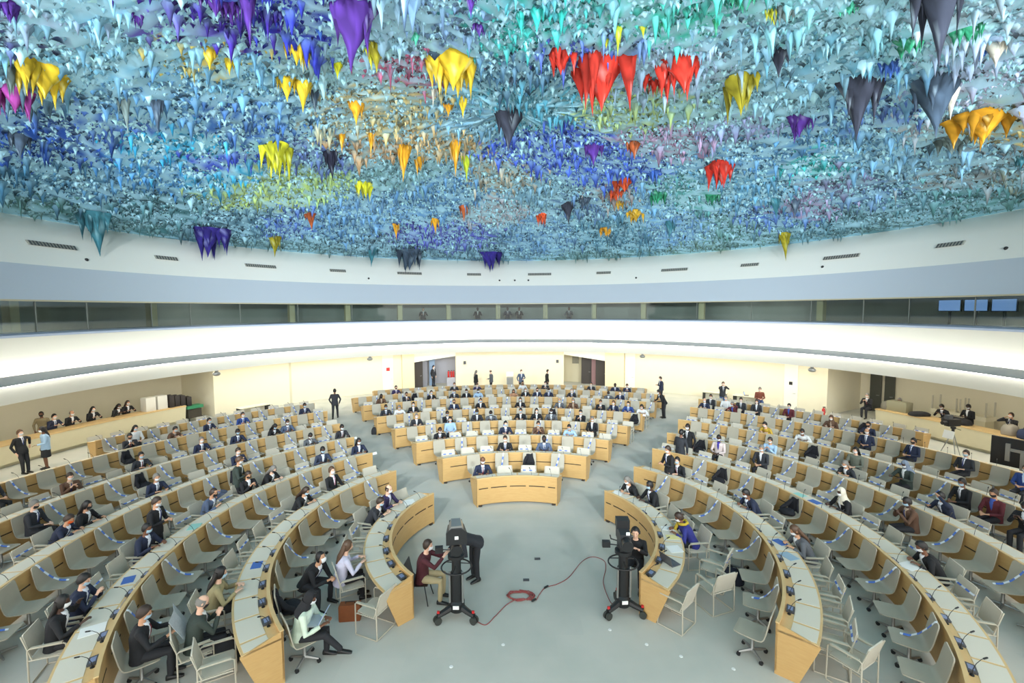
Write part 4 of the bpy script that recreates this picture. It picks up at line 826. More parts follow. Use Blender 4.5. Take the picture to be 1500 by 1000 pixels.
# ------------------------------------------------------------------ long side counters
CFRONT = mat('cream counter front', (214,204,172), .7, noise=.04, scale=3)
def counter(name, t0, t1, r, label):
    c = P(r+.4, (t0+t1)/2, 0, YC); d = empty(name, c); tag(d, label, 'counter')
    def part(nm, prof, mm): MB().arc(prof, t0, t1, 1.2, YC).build(nm, mm, d, c, 30)
    part('front_panel', [(r+.12,.16),(r,.93),(r+.05,.93),(r+.17,.16)], CFRONT)
    part('counter_top', [(r-.03,.93),(r-.03,.985),(r+.75,.985),(r+.75,.93)], WOODTOP)
    part('plinth', [(r+.3,0),(r+.3,.93),(r+.36,.93),(r+.36,0)], CFRONT)
    e = .15
    for a in (t0, t1): MB().arc([(r+.12,.0),(r+.02,.93),(r+.7,.93),(r+.7,.0)], a, a+(e if a < (t0+t1)/2 else -e), .2, YC).build('end_panel', CFRONT, d, c, 0)
    return d
counter('press_counter', -104, -64.6, 20.4, 'long cream counter with oak top along the left wall, standing people lean on it')
counter('press_counter', 69.8, 104, 19.9, 'long cream counter with oak top along the right wall, covered in bags')
for (t, r, cl, hs, po, lab) in ((-79.7,21.35,'navy','short','desk','person in navy seated behind the left counter, second from the standing one'),(-77.9,21.3,'black','bald','desk','bald person in black seated behind the left counter'),
    (-75.4,21.35,'black','long','desk','person with long hair in black, middle of those seated behind the left counter'),(-72.6,21.35,'black','long','write','person in black bent low behind the left counter, second from the white boxes'),(-71.2,21.35,'black','long','desk','person in black with long hair behind the left counter, next to the white boxes')):
    person(P(r,t,.32,YC), face_in(0)-math.radians(t)*1.0, cl, hs, po, lab, mask=0, far=True)
    b_ = copy_tree(protoA, P(r,t,0,YC), PI-math.radians(t), KA); b_.location.z = .0; tag(b_, f'armchair behind the left counter {ORD[int(-t)-71]} along from its far end', 'armchair', 'armchairs behind the left counter')
person(P(22.0,-79.5,0,YC), yw(150), 'khaki', 'short', 'standtalk', 'person in khaki shirt standing behind the left counter', mask=2, far=True)
person(P(21.2,71.3,.30,YC), PI-math.radians(71), 'checked', 'short', 'write', 'person in blue checked shirt behind the right counter beside the crates', mask=0, far=True)
person(P(21.4,76.0,.30,YC), PI-math.radians(76), 'black', 'short', 'write', 'person in black bent over equipment behind the right counter', mask=0, far=True)
person(P(21.5,78.3,0,YC), PI-math.radians(78), 'black', 'short', 'standphone', 'person in black standing behind the right counter with a camera bag', mask=0, far=True)
person(P(21.3,83.0,0,YC), PI-math.radians(83), 'dark', 'short', 'photo', 'photographer in black with both hands raised behind the right counter', mask=0, far=True)
person(P(20.0,68.6,.40,YC), yw(240), 'black', 'short', 'phone', 'person in black suit perched on the end of the right counter', mask=0, far=True)
person((14.3,15.55,.28), yw(200), 'rust', 'short', 'lap', 'person in rust brown coat and jeans perched on a rear folding table', mask=0, far=True, trou='jeans')

def boxes(name, lab, cat, c, parts, rz=0, group=None):
    o = empty(name, c, rz); tag(o, lab, cat, group)
    for nm, mb, mm in parts: mb.build(nm, mm, o)
    return o
def case(name, lab, cat, c, d, mm, rz=0, group=None, handle=True):
    x, y, z = d
    body = MB(); rgs = []
    for zz, k in ((0,.96),(.03,1),(z-.03,1),(z,.95)): rgs.append([(sx*x/2*k, sy*y/2*k, zz) for sx, sy in ((-1,-1),(-.9,-1.0),(.9,-1.0),(1,-1),(1,1),(.9,1),(-.9,1),(-1,1))])
    body.rings(rgs); pr = [('body', body, mm)]
    if handle: pr.append(('handle', MB().tube([(-.09,0,z-.01),(-.09,0,z+.035),(.09,0,z+.035),(.09,0,z-.01)], .009, 6), BLACKP))
    return boxes(name, lab, cat, c, pr, rz, group)
CZ = .985
WBOX = mat('white cabinet', (214,212,204), .6)
for i, t in enumerate((-69.2, -67.6)): case('white_box', 'tall white box on the left counter, ' + ('nearer to the seated people' if i == 0 else 'next to the black cases'), 'box', P(20.8,t,CZ,YC), (.48,.45,.72), WBOX, -math.radians(t), 'white boxes on the left counter', False)
for i, t in enumerate((-66.4,-65.6,-64.8,-63.9)):
    c = P(20.75, t, CZ if t < -64.6 else .9, YC)
    case('black_case', f'black equipment case at the end of the left counter, {ORD[i]} from the white boxes', 'case', c, (.24,.5,.66-.05*i), mat('black case', (44,38,38), .6), -math.radians(t), 'black cases on the left counter')
o = empty('utility_trolley', P(20.6,-63.3,0,YC), 1.1); tag(o, 'dark trolley with a green top at the end of the left counter', 'trolley')
MB().box((0,0,.82),(.85,.55,.16)).build('green_tray', mat('green tray', (46,124,86), .6), o, smooth=0); MB().box((0,0,.45),(.7,.42,.5)).build('trolley_body', mat('dark brown trolley', (60,54,44), .6), o, smooth=0)
for sx in (-1,1):
    for sy in (-1,1): MB().tube([(sx*.32,sy*.2,.03),(sx*.32,sy*.2,.24)], .03, 8).build('leg', BLACKP, o)
# rear folding tables
TT = mat('cream table top', (226,218,192), .6)
def table(c, rz, w, lab):
    o = empty('folding_table', c, rz); tag(o, lab, 'table', 'folding tables by the rear wall')
    MB().box((0,0,.735),(w,.7,.03)).build('table_top', TT, o, smooth=0); MB().box((0,.3,.45),(w-.1,.02,.5)).build('modesty_panel', TT, o, smooth=0)
    for sx in (-1,1): MB().box((sx*(w/2-.06),0,.36),(.05,.6,.72)).build('leg', BLACKP, o, smooth=0)
table((-15.2,15.3,0), .95, 1.7, 'cream folding table by the wall beyond the left bank')
table((13.1,18.75,0), -.62, 1.45, 'cream folding table by the wall beyond the right bank, nearer the aisle')
table((14.5,17.45,0), -.75, 1.45, 'cream folding table by the wall beyond the right bank, with the person perched on it')
# lectern-like stand before the rear wall
o = empty('sign_stand', (-.35,24.2,0)); tag(o, 'small grey stand with a white board before the rear wall', 'stand'); MB().box((0,0,.5),(.5,.4,1.0)).build('body', STEEL, o, smooth=0); MB().box((0,-.05,1.25),(.55,.04,.36)).build('board', PAPER, o, smooth=0)
# fire extinguishers and wall boxes
def extinguisher(c, lab):
    o = empty('fire_extinguisher', c); tag(o, lab, 'fire extinguisher', 'fire extinguishers')
    MB().lathe([(.075,0),(.085,.02),(.085,.42),(.06,.48),(.025,.5),(.025,.53)], n=14).build('cylinder', RED, o); MB().box((.02,0,.56),(.14,.03,.04)).build('lever', BLACKP, o, smooth=0); MB().tube([(.05,0,.55),(.14,0,.45),(.13,0,.2)], .012, 6).build('hose', BLACKP, o)
for q, t in enumerate((-14.6,-14.0,-13.5)): extinguisher(P(21.2,t,.75,YC), 'red fire extinguisher in the left doorway, '+('leftmost of three','middle of three','rightmost of three')[q]); 
o = MB().box((0,0,.375),(.75,.4,.75)).build('extinguisher_shelf', DOORGREY, smooth=0); o.location = P(21.25,-14.0,0,YC); o.rotation_euler = (0,0,.24); tag(o, 'low grey plinth carrying three red fire extinguishers in the left doorway', 'plinth')
extinguisher(P(19.9,62.3,0,YC), 'red fire extinguisher at the corner of the right wall'); 
def wallbox(c, t, d, mm, lab, cat):
    o = MB().box((0,0,0), d).build('wall_sign', mm, smooth=0); o.location = c; o.rotation_euler = (0,0,-math.radians(t)); tag(o, lab, cat)
for t, z, mm, d, lab in ((-28.0,1.75,RED,(.26,.03,.26),'red fire alarm plate on the cream door left of the pillar'),(56.2,1.6,BLACKP,(.2,.03,.2),'small dark plate on the cream door in the right wall'),(-11.2,2.0,DARKGREY,(.2,.04,.25),'small grey box on the rear wall right of the left doorway'),(9.8,2.05,DARKGREY,(.2,.04,.25),'small grey box on the rear wall left of the dark doors')):
    wallbox(P(RW-.07,t,z,YC), t, d, mm, lab, 'wall plate')
wallbox(P(24.1,67.3,2.55,YC), 67.3, (.4,.04,.3), RED, 'red sign on the alcove wall beside the grey glazed doors', 'sign')
wallbox(P(23.0,13.2,1.9,YC), 13.2, (.55,.05,.6), mat('notice grey', (130,126,110), .7), 'small framed notice in the right doorway recess', 'notice')

# stacked frames (upturned tables) on the floor behind the right counter
for q, t in enumerate((73.6, 76.2)):
    o = empty('upturned_table', P(23.2,t,.75,YC), -math.radians(t)); tag(o, 'upturned cream table with legs in the air, '+('nearer the doors' if q == 0 else 'farther from the doors'), 'table', 'upturned tables')
    MB().box((0,0,.1),(1.3,.7,.2)).build('table_top', TT, o, smooth=0)
    for sx in (-1,1):
        for sy in (-1,1): MB().box((sx*.6,sy*.3,.55),(.05,.05,.7)).build('leg', CREAM_METAL, o, smooth=0)
    s_ = MB().box((0,0,.37),(1.2,.6,.74)).build('trestle', CFRONT, o, smooth=0); s_.location = (0,0,-.75)
# bags and gear on the right counter
BAGM = mat('black bag', (34,34,38), .8, noise=.2, scale=20)
def bag(c, d, mm, lab, rz=0, cat='bag', strap=True, name='bag'):
    x, y, z = d; o = empty(name, c, rz); tag(o, lab, cat)
    m = MB(); rd = random.Random(int(x*1000+c[0]*77)); rg = []
    for u, k in ((0,.9),(.12,1.0),(.5,1.0),(.8,.86),(.95,.62),(1.0,.35)):
        rg.append([(x/2*k*(abs(math.cos(a))**.6)*math.copysign(1, math.cos(a))*(1+rd.uniform(-.06,.06)), y/2*k*(abs(math.sin(a))**.6)*math.copysign(1, math.sin(a))*(1+rd.uniform(-.06,.06)), z*u) for a in [2*PI*j/16+.01 for j in range(16)]])
    m.rings(rg); m.build('body', mm, o, smooth=60)
    if strap: MB().tube([(-x*.28,0,z*.9),(-x*.2,0,z*1.22),(x*.2,0,z*1.22),(x*.28,0,z*.9)], .012, 6).build('strap', BLACKP, o)
    return o
bag(P(20.3,70.6,CZ,YC), (.45,.4,.42), mat('grey bag', (120,116,104), .8), 'grey bag on the end of the right counter beside the olive crate')
case('equipment_crate', 'olive equipment crate at the far end of the right counter', 'crate', P(20.35,72.2,CZ,YC), (.9,.5,.5), mat('olive crate', (138,134,110), .7), -math.radians(72))
bag(P(20.2,75.0,CZ,YC), (.9,.5,.2), BAGM, 'flat black bag lying on the right counter before the bent person', strap=False)
bag(P(20.2,79.4,CZ,YC), (1.1,.5,.28), BAGM, 'long black camera bag on the right counter below the standing person', -1.3)
bag(P(20.25,85.0,CZ,YC), (.5,.45,.45), mat('grey backpack', (150,142,130), .8), 'grey and black backpack on the right counter before the photographer')
bag(P(20.25,86.6,CZ,YC), (.5,.45,.40), mat('navy bag', (36,48,78), .8), 'navy bag on the right counter beside the grey backpack')
case('monitor_case', 'tall black case on the near end of the right counter', 'case', P(20.25,89.2,CZ,YC), (.6,.5,.62), BAGM, -math.radians(89))
bag(P(20.25,91.0,CZ,YC), (.5,.4,.3), BAGM, 'small black bag beside the tall black case on the right counter')

# camcorder on a tripod before the right counter
o = empty('camcorder_tripod', (18.2,7.75,0), yw(265)); tag(o, 'camcorder on a tripod before the right counter, white paper hung on it', 'tripod camera')
for q in range(3): a = q*2*PI/3+.5; MB().tube([(0,0,1.05),(.38*math.cos(a),.38*math.sin(a),.02)], [.022,.014], 8).build('leg', STEEL, o)
MB().lathe([(.05,1.0),(.05,1.15),(.09,1.16),(.09,1.24)], n=12).build('fluid_head', BLACKP, o)
cb = MB().box((0,.05,1.42),(.2,.55,.28)).build('camera_body', BLACKP, o, smooth=0); MB().tube([(0,.3,1.42),(0,.52,1.42)], .08, 12).build('lens', BLACKP, cb); MB().box((.12,.1,1.63),(.18,.22,.16)).build('viewfinder', DARKGREY, cb, smooth=0)
MB().tube([(.05,-.05,1.2),(.12,-.5,1.05)], .012, 6).build('pan_handle', BLACKP, o); MB().box((0,.2,.92),(.42,.02,.34), rx=.25).build('paper', PAPER, o, smooth=0)
# big monitor on a stand, seen from behind
o = empty('monitor_stand', (17.45,4.35,0), yw(66)); tag(o, 'large monitor on a grey post at the right wall, seen from behind', 'monitor')
MB().box((0,0,1.12),(1.75,.09,1.0)).build('monitor_panel', BLACKP, o, smooth=0)
MB().box((0,-.12,.62),(.16,.1,1.24)).build('post', STEEL, o, smooth=0); MB().box((0,-.1,.03),(.9,.6,.06)).build('base', STEEL, o, smooth=0)
for s in (-1,1): MB().box((s*.42,-.075,1.12),(.12,.06,.62)).build('bracket', STEEL, o, smooth=0)
MB().box((0,-.075,1.22),(.9,.05,.1)).build('cross_bracket', STEEL, o, smooth=0)

# ------------------------------------------------------------------ studio camera pedestals
def pedestal_camera(c, yaw, lab, turn=0, hood=True):
    o = empty('studio_camera', c, yaw); tag(o, lab, 'studio camera')
    for q in range(3):
        a = -PI/2+PI/6+q*2*PI/3 if False else [math.radians(210), math.radians(330), math.radians(90)][q]
        ux, uy_ = math.cos(a), math.sin(a)
        lg = MB().tube([(.08*ux,.08*uy_,.26),(.26*ux,.26*uy_,.20),(.42*ux,.42*uy_,.16)], [.075,.06,.05], 8).build('leg', BLACKP, o)
        w = MB().tube([(.42*ux-.06*uy_,.42*uy_+.06*ux,.075),(.42*ux-.02*uy_,.42*uy_+.02*ux,.075)], .075, 14); w.tube([(.42*ux+.02*uy_,.42*uy_-.02*ux,.075),(.42*ux+.06*uy_,.42*uy_-.06*ux,.075)], .075, 14); w.build('wheel', mat('rubber wheel', (52,56,52), .7), lg)
        MB().box((.40*ux,.40*uy_,.235),(.05,.03,.05)).build('brake_lever', RED, lg, smooth=0)
    MB().lathe([(.14,.16),(.16,.22),(.16,.34),(.12,.38),(.12,.95),(.095,.96),(.095,1.22),(.17,1.26),(.17,1.33),(.08,1.36)], n=20).build('column', BLACKP, o)
    for k_ in range(2): MB().tube([(.13*(1-2*k_),-.08,.36),(.13*(1-2*k_),-.08,1.0)], .022, 8).build('side_rod', STEEL, o)
    MB().tube([(.30*math.cos(2*PI*q/24),.30*math.sin(2*PI*q/24),1.06) for q in range(24)], .016, 8, closed=True).build('steering_ring', BLACKP, o)
    sp = MB()
    for q in range(3): a = 2*PI*q/3+.4; sp.tube([(.09*math.cos(a),.09*math.sin(a),1.12),(.30*math.cos(a),.30*math.sin(a),1.06)], .011, 6)
    sp.build('ring_spokes', BLACKP, o)
    MB().box((0,-.165,.30),(.12,.012,.07)).build('label_plate', PAPER, o, smooth=0)
    hd = MB().box((0,0,1.42),(.2,.24,.16)).build('pan_head', BLACKP, o, smooth=0)
    R = Matrix.Rotation(turn, 3, 'Z'); T = lambda x, y, z: tuple(R @ V((x,y,z)))
    cb = MB().box((0,0,1.63),(.22,.52,.26), rz=turn).build('camera_body', mat('camera grey', (48,50,54), .5), o, smooth=0)
    MB().tube([T(0,-.26,1.63),T(0,-.46,1.62)], [.095,.11], 16).build('lens', BLACKP, cb)
    MB().box(T(0,.12,1.84),(.26,.22,.18), rz=turn).build('viewfinder', BLACKP, cb, smooth=0)
    if hood:
        h_ = MB(); h_.rings([[T(x,y,z) for x, y, z in ((-.2*k,yy,1.74),(.2*k,yy,1.74),(.2*k,yy,1.98),(.1*k,yy,2.05),(-.1*k,yy,2.05),(-.2*k,yy,1.98))] for yy, k in ((-.44,1.0),(-.10,.8))])
        h_.build('prompter_hood', BLACKP, o, smooth=0); 
        sh = MB(); sh.rings([[T(x,y,z) for x, y, z in ((-.15*k,yy,2.0),(.15*k,yy,2.0),(.10*k,yy,2.09),(-.10*k,yy,2.09))] for yy, k in ((-.40,1.0),(-.05,.9))]); sh.build('silver_cover', STEEL, o, smooth=0)
    MB().box(T(0,-.445,1.88),(.07,.01,.06), rz=turn).build('tally_plate', PAPER, o, smooth=0)
    for s in (-1,1): MB().tube([T(s*.1,.1,1.46),T(s*.18,.42,1.34),T(s*.18,.54,1.36)], .013, 8).build('pan_handle', BLACKP, o)
    MB().box(T(-.34,.05,1.42),(.16,.1,.12), rz=turn).build('zoom_control', BLACKP, o, smooth=0); MB().tube([T(-.1,0,1.42),T(-.34,.05,1.42)], .012, 6).build('control_arm', BLACKP, o)
    return o
pedestal_camera((-1.40,-2.2,0), 0, 'studio camera on a wheeled black pedestal, operator in burgundy beside it', .15)
pedestal_camera((2.0,-2.08,0), .05, 'studio camera on a wheeled black pedestal in front of the inner right desk', -.1, False)
# operator's black chair
o = empty('plastic_chair', (-2.26,-1.64,0), yw(95)); tag(o, 'black plastic chair under the camera operator in burgundy', 'chair')
sheet([(.22,.44),(.0,.43),(-.17,.44),(-.22,.50),(-.26,.66),(-.29,.86)], [.20,.22,.22,.22,.22,.19], .014).build('seat_shell', mat('maroon black plastic', (44,28,28), .4), o, smooth=50)
for sx in (-1,1):
    for sy in (-1,1): MB().tube([(sx*.15,sy*.14,.43),(sx*.22,sy*.23,.01)], .012, 8).build('leg', BLACKP, o)
o = empty('stool', (2.55,-1.0,0)); tag(o, 'small black stool under the camera operator in black', 'stool'); MB().lathe([(.17,.40),(.18,.43),(.17,.46)], n=18).build('seat', BLACKP, o); 
for q in range(4): a = q*PI/2+.4; MB().tube([(.1*math.cos(a),.1*math.sin(a),.4),(.2*math.cos(a),.2*math.sin(a),.01)], .012, 6).build('leg', BLACKP, o)

# ------------------------------------------------------------------ cable and floor bits
CAB = mat('red brown cable', (150,72,70), .6)
m = MB(); pts = []
rc = random.Random(2)
for q in range(120):
    a = q*.33; pts.append((-.10+(.24+.02*math.sin(q*.7))*math.cos(a)*1.1+.04*math.sin(q*.05), -1.56+(.15+.02*math.cos(q*.9))*math.sin(a), .012+.008*(q % 6)))
m.tube(pts, .009, 6); o = m.build('cable_coil', CAB, smooth=60); tag(o, 'coil of red cable lying on the floor between the two cameras', 'cable')
def spline(p, n=10):
    out = []
    for i in range(len(p)-1):
        a, b_, c, d = V(p[max(0,i-1)]), V(p[i]), V(p[i+1]), V(p[min(len(p)-1,i+2)])
        for q in range(n): t = q/n; out.append(.5*((2*b_)+(c-a)*t+(2*a-5*b_+4*c-d)*t*t+(3*b_-a-3*c+d)*t**3))
    return out+[V(p[-1])]
o = MB().tube(spline([(-.98,-2.36,.012),(-.80,-2.46,.012),(-.62,-2.2,.012),(-.40,-1.85,.012),(-.2,-1.68,.02)]), .008, 6).build('cable', CAB, smooth=60); tag(o, 'red-brown cable running from the left camera base to the coil', 'cable')
o = MB().tube(spline([(.02,-1.66,.02),(.22,-1.70,.012),(.32,-1.5,.012),(.47,-1.25,.012),(.75,-1.12,.012),(1.05,-.85,.012),(1.45,-.2,.012),(1.75,0.02,.012),(2.0,-.15,.012),(1.98,-.5,.012),(1.80,-1.1,.012),(1.82,-1.8,.012),(1.92,-1.95,.10)]), .008, 6).build('cable', CAB, smooth=60); tag(o, 'dark red cable curving from the coil to the right camera', 'cable')
for x, y, lab in ((.19,-1.71,'black cable connector lying at the edge of the red coil'),(.49,-1.24,'black cable connector between the coil and the right camera')):
    o = MB().tube([(-.05,0,.022),(.05,0,.022)], .022, 8, rounded=True).build('connector', BLACKP); o.location = (x,y,0); o.rotation_euler = (0,0,.7); tag(o, lab, 'connector')
SOCK = mat('floor outlet lid', (236,238,236), .25)
sme = MB().lathe([(.03,0),(.035,.004),(.03,.010)], n=14).mesh('floor_outlet', SOCK)
for i, (x, y) in enumerate(((-.45,-3.0),(-1.35,-3.52),(-2.2,-4.0),(1.62,-2.62),(2.22,-3.02),(2.75,-3.32),(3.55,-3.62))):
    o = link(bpy.data.objects.new('floor_outlet', sme)); o.location = (x,y,.0); tag(o, f'small round white floor outlet before the podium, {ORD[sorted([-2.2,-1.35,-.45,1.62,2.22,2.75,3.55]).index(x)]} from the left', 'floor outlet', 'floor outlets')
for x, y, lab in ((.36,-.05,'small dark floor plate in the middle of the open floor'),(.05,-.95,'small dark floor plate just behind the red coil')):
    o = MB().box((0,0,.012),(.14,.07,.024)).build('floor_plate', DARKGREY, smooth=0); o.location = (x,y,0); tag(o, lab, 'floor plate')

# ------------------------------------------------------------------ bags, laptops, papers, name plates
case('briefcase', 'tan brown leather briefcase standing on the floor beside the inner left desk', 'briefcase', (-3.55,-2.25,0), (.42,.16,.34), mat('tan leather', (128,70,34), .5, noise=.15, scale=12), .1)
bag((-5.38,-3.42,0), (.5,.36,.5), BAGM, 'black bag standing on the floor beside the person in the dark green suit', .5)
bag((4.72,-1.05,0), (.55,.35,.3), mat('dark navy backpack', (28,32,48), .8), 'dark navy backpack on the floor behind the loose armchairs', -.5, 'backpack')
bag(P(13.75,-31.3,0), (.35,.3,.35), BAGM, 'small black bag on the aisle floor at the end of the fifth desk')
LAPM = mat('laptop grey', (92,94,100), .4, .3); LSCR = mat('laptop screen', (110,140,200), .3, emit=(110,150,215), strength=.6)
def laptop(c, rz, lab, tilt=.3, mm=LAPM):
    o = empty('laptop', c, rz); tag(o, lab, 'laptop')
    MB().box((0,0,.009),(.33,.23,.018)).build('keyboard_base', mm, o, smooth=0); 
    lid = MB().box((0,.115+math.sin(tilt)*.11,.018+math.cos(tilt)*.11),(.33,.010,.22), rx=-tilt).build('screen_lid', mm, o, smooth=0)
    MB().box((0,.110+math.sin(tilt)*.11-.002,.018+math.cos(tilt)*.11),(.30,.006,.19), rx=-tilt).build('display', LSCR, lid, smooth=0)
laptop(P(3.18+.36,118,.806), PI-math.radians(118)+PI-2.2, 'open laptop with blue screen on the inner right desk')
laptop((-3.80,-3.30,.70), yw(88), 'open laptop on the lap of the person in black headscarf', .5, mat('silver laptop', (190,194,200), .4, .3))
laptop((14.55,17.5,.75), 1.0, 'dark laptop on the far folding table')
def sheetp(c, rz, lab, d=(.21,.297), mm=PAPER, name='paper_sheet', grp='papers on the desks'):
    o = MB().box((0,0,.003),(d[0],d[1],.006)).build(name, mm, smooth=0); o.location = c; o.rotation_euler = (0,0,rz); tag(o, lab, 'paper', grp)
YEL = mat('yellow paper', (226,216,150), .8); TEAL = mat('pale teal folder', (150,206,196), .7); BLUEF = mat('blue booklet', (60,104,180), .6)
sheetp(P(3.18+.40,92,.806), 1.4, 'white open papers before the person in the yellow scarf'); sheetp(P(3.18+.42,99,.806), 1.5, 'pale yellow papers beside the person in the yellow scarf', mm=YEL); sheetp(P(3.18+.40,108,.806), 1.7, 'white papers between the yellow papers and the blue laptop', (.3,.3))
sheetp(P(3.18+.35,-64,.806), 2, 'white papers spread on the inner left desk by the two seated suits', (.35,.3)); sheetp(P(3.18+.35,54,.806), 1.2, 'white papers at the aisle end of the inner right desk', (.4,.25))
sheetp(P(7.94+.35,-89,.806), .3, 'pale teal folder on the third desk, left bank', (.25,.35), TEAL); sheetp(P(7.94+.35,-116,.806), .6, 'white crumpled papers before the person raising a hand', (.35,.3)); sheetp(P(7.94+.4,-105,.806), .5, 'blue booklets on the third desk, left bank', (.2,.28), BLUEF)
sheetp(P(7.94+.35,77,.806), .3, 'pale teal folder on the third desk, right bank', (.3,.3), TEAL); sheetp(P(7.94+.40,80.5,.806), .3, 'blue booklet beside the teal folder, right bank', (.22,.3), BLUEF); sheetp(P(7.94+.35,103,.806), .3, 'white papers before the person in black, third desk of the right bank', (.35,.3))
sheetp(P(5.61+.4,98,.806), .3, 'blue booklet on the second desk, right bank', (.2,.28), BLUEF); sheetp(P(5.61+.36,104,.806), .3, 'grey-blue folder before the person in grey, second desk right bank', (.25,.33), mat('grey blue folder', (150,176,196), .7))
sheetp(P(5.61+.36,-106,.806), .3, 'blue booklet on the second desk before the patterned blouse', (.2,.28), BLUEF)
# newspaper of the reading person
npm = MB(); npm.rings([[(-.30,.0,-.2),(-.30,.01,.2),(-.30,.015,.2),(-.30,.005,-.2)],[(0,.05,-.2),(0,.06,.2),(0,.065,.2),(0,.055,-.2)],[(.30,.0,-.2),(.30,.01,.2),(.30,.015,.2),(.30,.005,-.2)]])
t_ = SL[('L',3)][0]+SL[('L',3)][1]*11; o = npm.build('newspaper', mat('newsprint', (176,180,182), .9, noise=.25, scale=40), smooth=0); o.location = P(7.54-.52, t_, .92); o.rotation_euler = (.5,0,face_in(t_)); tag(o, 'open newspaper held by the seated person in black before the third desk', 'newspaper')
# folded name plates on the ledges before occupied seats, and coats over chairs
npl = MB(); npl.rings([[(-.14,-.035,0),(-.14,0,.085),(-.14,.035,0)],[(.14,-.035,0),(.14,0,.085),(.14,.035,0)]]); nplm = npl.mesh('name_plate', PAPER, smooth=0)
for (b, typ, k, i, *r_) in SEATED_ROWS:
    if typ != 'A' or (k < 3 and b != 'C'): continue
    t = slots_behind(b, k)[i]; o = link(bpy.data.objects.new('name_plate', nplm)); o.location = P(RK[b][k-1]+.08, t+math.degrees(.16/RK[b][k-1]), .80 if False else .80); o.location = P(RK[b][k-1]+.11, t+math.degrees(.2/RK[b][k-1]), .80); o.rotation_euler = (0,0,-math.radians(t))
    tag(o, f'white folded name plate, {ORD[k-1]} desk of the {BANK[b]}, {ORD[i]} seat {ENDW[b]}', 'name plate', 'name plates on the desks')
rd = random.Random(8)
cs = sheet([(-.245,.52),(-.225,.60),(-.255,.76),(-.285,.88),(-.30,.90),(-.335,.86),(-.33,.70),(-.30,.58)], [.20,.19,.15,.12,.11,.13,.17,.20], .03, 8)
cs.tube([(.10,-.24,.80),(.17,-.16,.66),(.20,-.02,.58)], [.05,.055,.05], 8, rounded=True)
cs.v = [(x+rd.uniform(-.014,.014), y+rd.uniform(-.012,.012), z+rd.uniform(-.02,.02)) for x, y, z in cs.v]
cs2 = MB().ell((.01,-.04,.53), (.22,.19,.10), 16, 10); cs2.v = [(x+rd.uniform(-.02,.02), y+rd.uniform(-.02,.02), max(.47, z+rd.uniform(-.025,.025))) for x, y, z in cs2.v]
coat_me = cs.mesh('coat', mat('black coat', (28,28,34), .9), smooth=60); lap_me = cs2.mesh('coat_fold', _M['black coat'], smooth=60)
for q, (b, k, i) in enumerate(COATS):
    t0, st, n = SL[(b, k)]; t = t0+st*i; o = link(bpy.data.objects.new('coat', coat_me)); o.location = P(RK[b][k-1]-.40, t); o.rotation_euler = (0,0,face_in(t)); tag(o, f'black coat over swivel chair, {ORD[k-1]} desk, {BANK[b]}, {ORD[i]} {ENDW[b]}', 'coat', 'coats over chairs')
    link(bpy.data.objects.new('coat_fold', lap_me), o)
scarf = MB().tube([(-.11,-.02,0),(-.08,.07,-.02),(0,.10,-.04),(.08,.07,-.02),(.11,-.02,0),(.08,-.08,.02),(-.08,-.08,.02)], .035, 8, closed=True); scarf.tube([(.05,.10,-.04),(.10,.16,-.2),(.14,.14,-.42)], [.04,.045,.04], 8)
hc, HR = CACHE[('write', True, False)]['head']; o = scarf.build('scarf', mat('mustard scarf', (186,160,50), .85), smooth=60); a = yw(275); o.location = V((4.12,-.30,0))+Matrix.Rotation(a, 3, 'Z') @ (hc+V((0,-.10,-.13))); o.rotation_euler = (0,0,a); tag(o, 'mustard yellow scarf around the neck of the person in royal blue', 'scarf')

# ------------------------------------------------------------------ ring fittings
VM = mat('vent grille', (150,150,140), .7)
for i in range(12):
    long_ = i % 2 == 0; t = -84+30*(i//2) if long_ else -69.3+30*(i//2); hw = 2.7 if long_ else 1.6
    m = MB(); m.arc([(18.58,8.80),(18.71,8.98),(18.86,8.98),(18.74,8.80)], t-hw, t+hw, .8, YC); o = m.build('air_vent', VM, smooth=0); tag(o, f'{"long" if long_ else "short"} grey air vent in the white upper cove, {ORD[i//2]} {"long" if long_ else "short"} one from the left', 'air vent', 'air vents of the upper cove')
    for q in range(14 if long_ else 8):
        a = t-hw+2*hw*(q+.5)/(14 if long_ else 8); MB().arc([(18.56,8.80),(18.69,8.98),(18.75,8.98),(18.62,8.80)], a-.06, a+.06, .2, YC).build('vent_slat', DARKGREY, o, smooth=0)
for i, t in enumerate((-80.8,-33.2,-3.4,0.2,3.4,28.1,63.7,87.8)):
    o = MB().ell((0,0,0), (.07,.07,.07), 10, 8).build('ceiling_spot', BLACKP); o.location = P(18.38,t,8.42,YC); tag(o, f'small black round spot fixture in the upper cove, {ORD[i]} from the left', 'spotlight', 'spot fixtures of the upper cove')
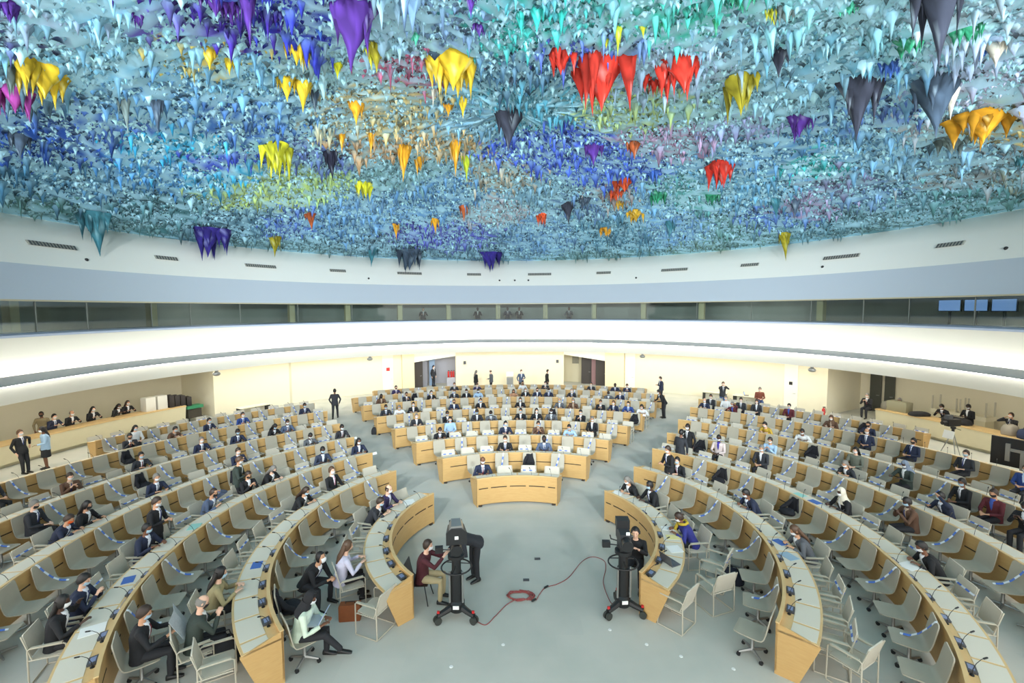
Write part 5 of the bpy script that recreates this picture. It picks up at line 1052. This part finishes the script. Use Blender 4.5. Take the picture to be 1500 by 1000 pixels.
for i, t in enumerate((-64.6,-34.2,30.4,64.2)):
    o = empty('dome_camera', P(17.55,t,3.0,YC), -math.radians(t)); tag(o, f'grey camera dome under the gallery edge, {ORD[i]} from the left', 'dome camera', 'dome cameras under the gallery')
    MB().ell((0,0,-.08), (.2,.16,.12), 12, 8).build('dome_housing', STEEL, o); MB().box((0,0,.1),(.12,.1,.2)).build('mount', STEEL, o, smooth=0)
# inside the interpreters' booths
SC2 = mat('bluish reflection glow', (120,150,210), emit=(120,160,220), strength=.9)  # glowing panels stand in for a screen reflected in the booth glass
for i, t in enumerate((79.5,82.5,85.5)):
    o = empty('reflection_panel', P(19.4,t,6.05,YC), -math.radians(t)); tag(o, f'bluish lit panel imitating a screen reflection in the gallery glass, {ORD[i]} from the left', 'screen', 'glass reflection panels')
    MB().box((0,0,.25),(.9,.06,.52)).build('casing', BLACKP, o, smooth=0); MB().box((0,-.035,.25),(.84,.01,.46)).build('display', SC2, o, smooth=0); MB().box((0,.02,-.495),(.08,.06,.99)).build('post', BLACKP, o, smooth=0)
for i, t in enumerate((-8.5,-1.5,1.2,12.8,92,-21)):
    c = copy_tree(protoF, P(19.0,t,5.06,YC), PI-math.radians(t), KF); tag(c, f'grey swivel chair behind the gallery glass, {ORD[[1,2,3,4,5,0][i]]} from the left', 'chair', 'booth chairs')
    person(P(19.0,t,5.06,YC), PI-math.radians(t), ('black','navy','black','grey','black','black')[i], 'short', 'desk', f'interpreter in dark clothes behind the gallery glass, {ORD[[1,2,3,4,5,0][i]]} from the left', mask=None, far=True, group='people in the booths')
BL = mat('booth ceiling lamp', (255,255,250), emit=(255,255,250), strength=25)
for i, t in enumerate((-66,-63,-60.5,47,50,54,57)):
    o = MB().arc([(19.0,6.80),(19.0,6.84),(19.08,6.84),(19.08,6.80)], t-.9, t+.9, .5, YC).build('booth_lamp', BL, smooth=0); tag(o, f'thin white ceiling lamp inside the gallery booths, {ORD[i]} from the left', 'lamp', 'booth lamps')
sc.view_settings.view_transform = 'Standard'; sc.view_settings.look = 'None'; sc.view_settings.exposure = EXPOSURE; sc.view_settings.gamma = 1
sc.view_settings.use_curve_mapping = False
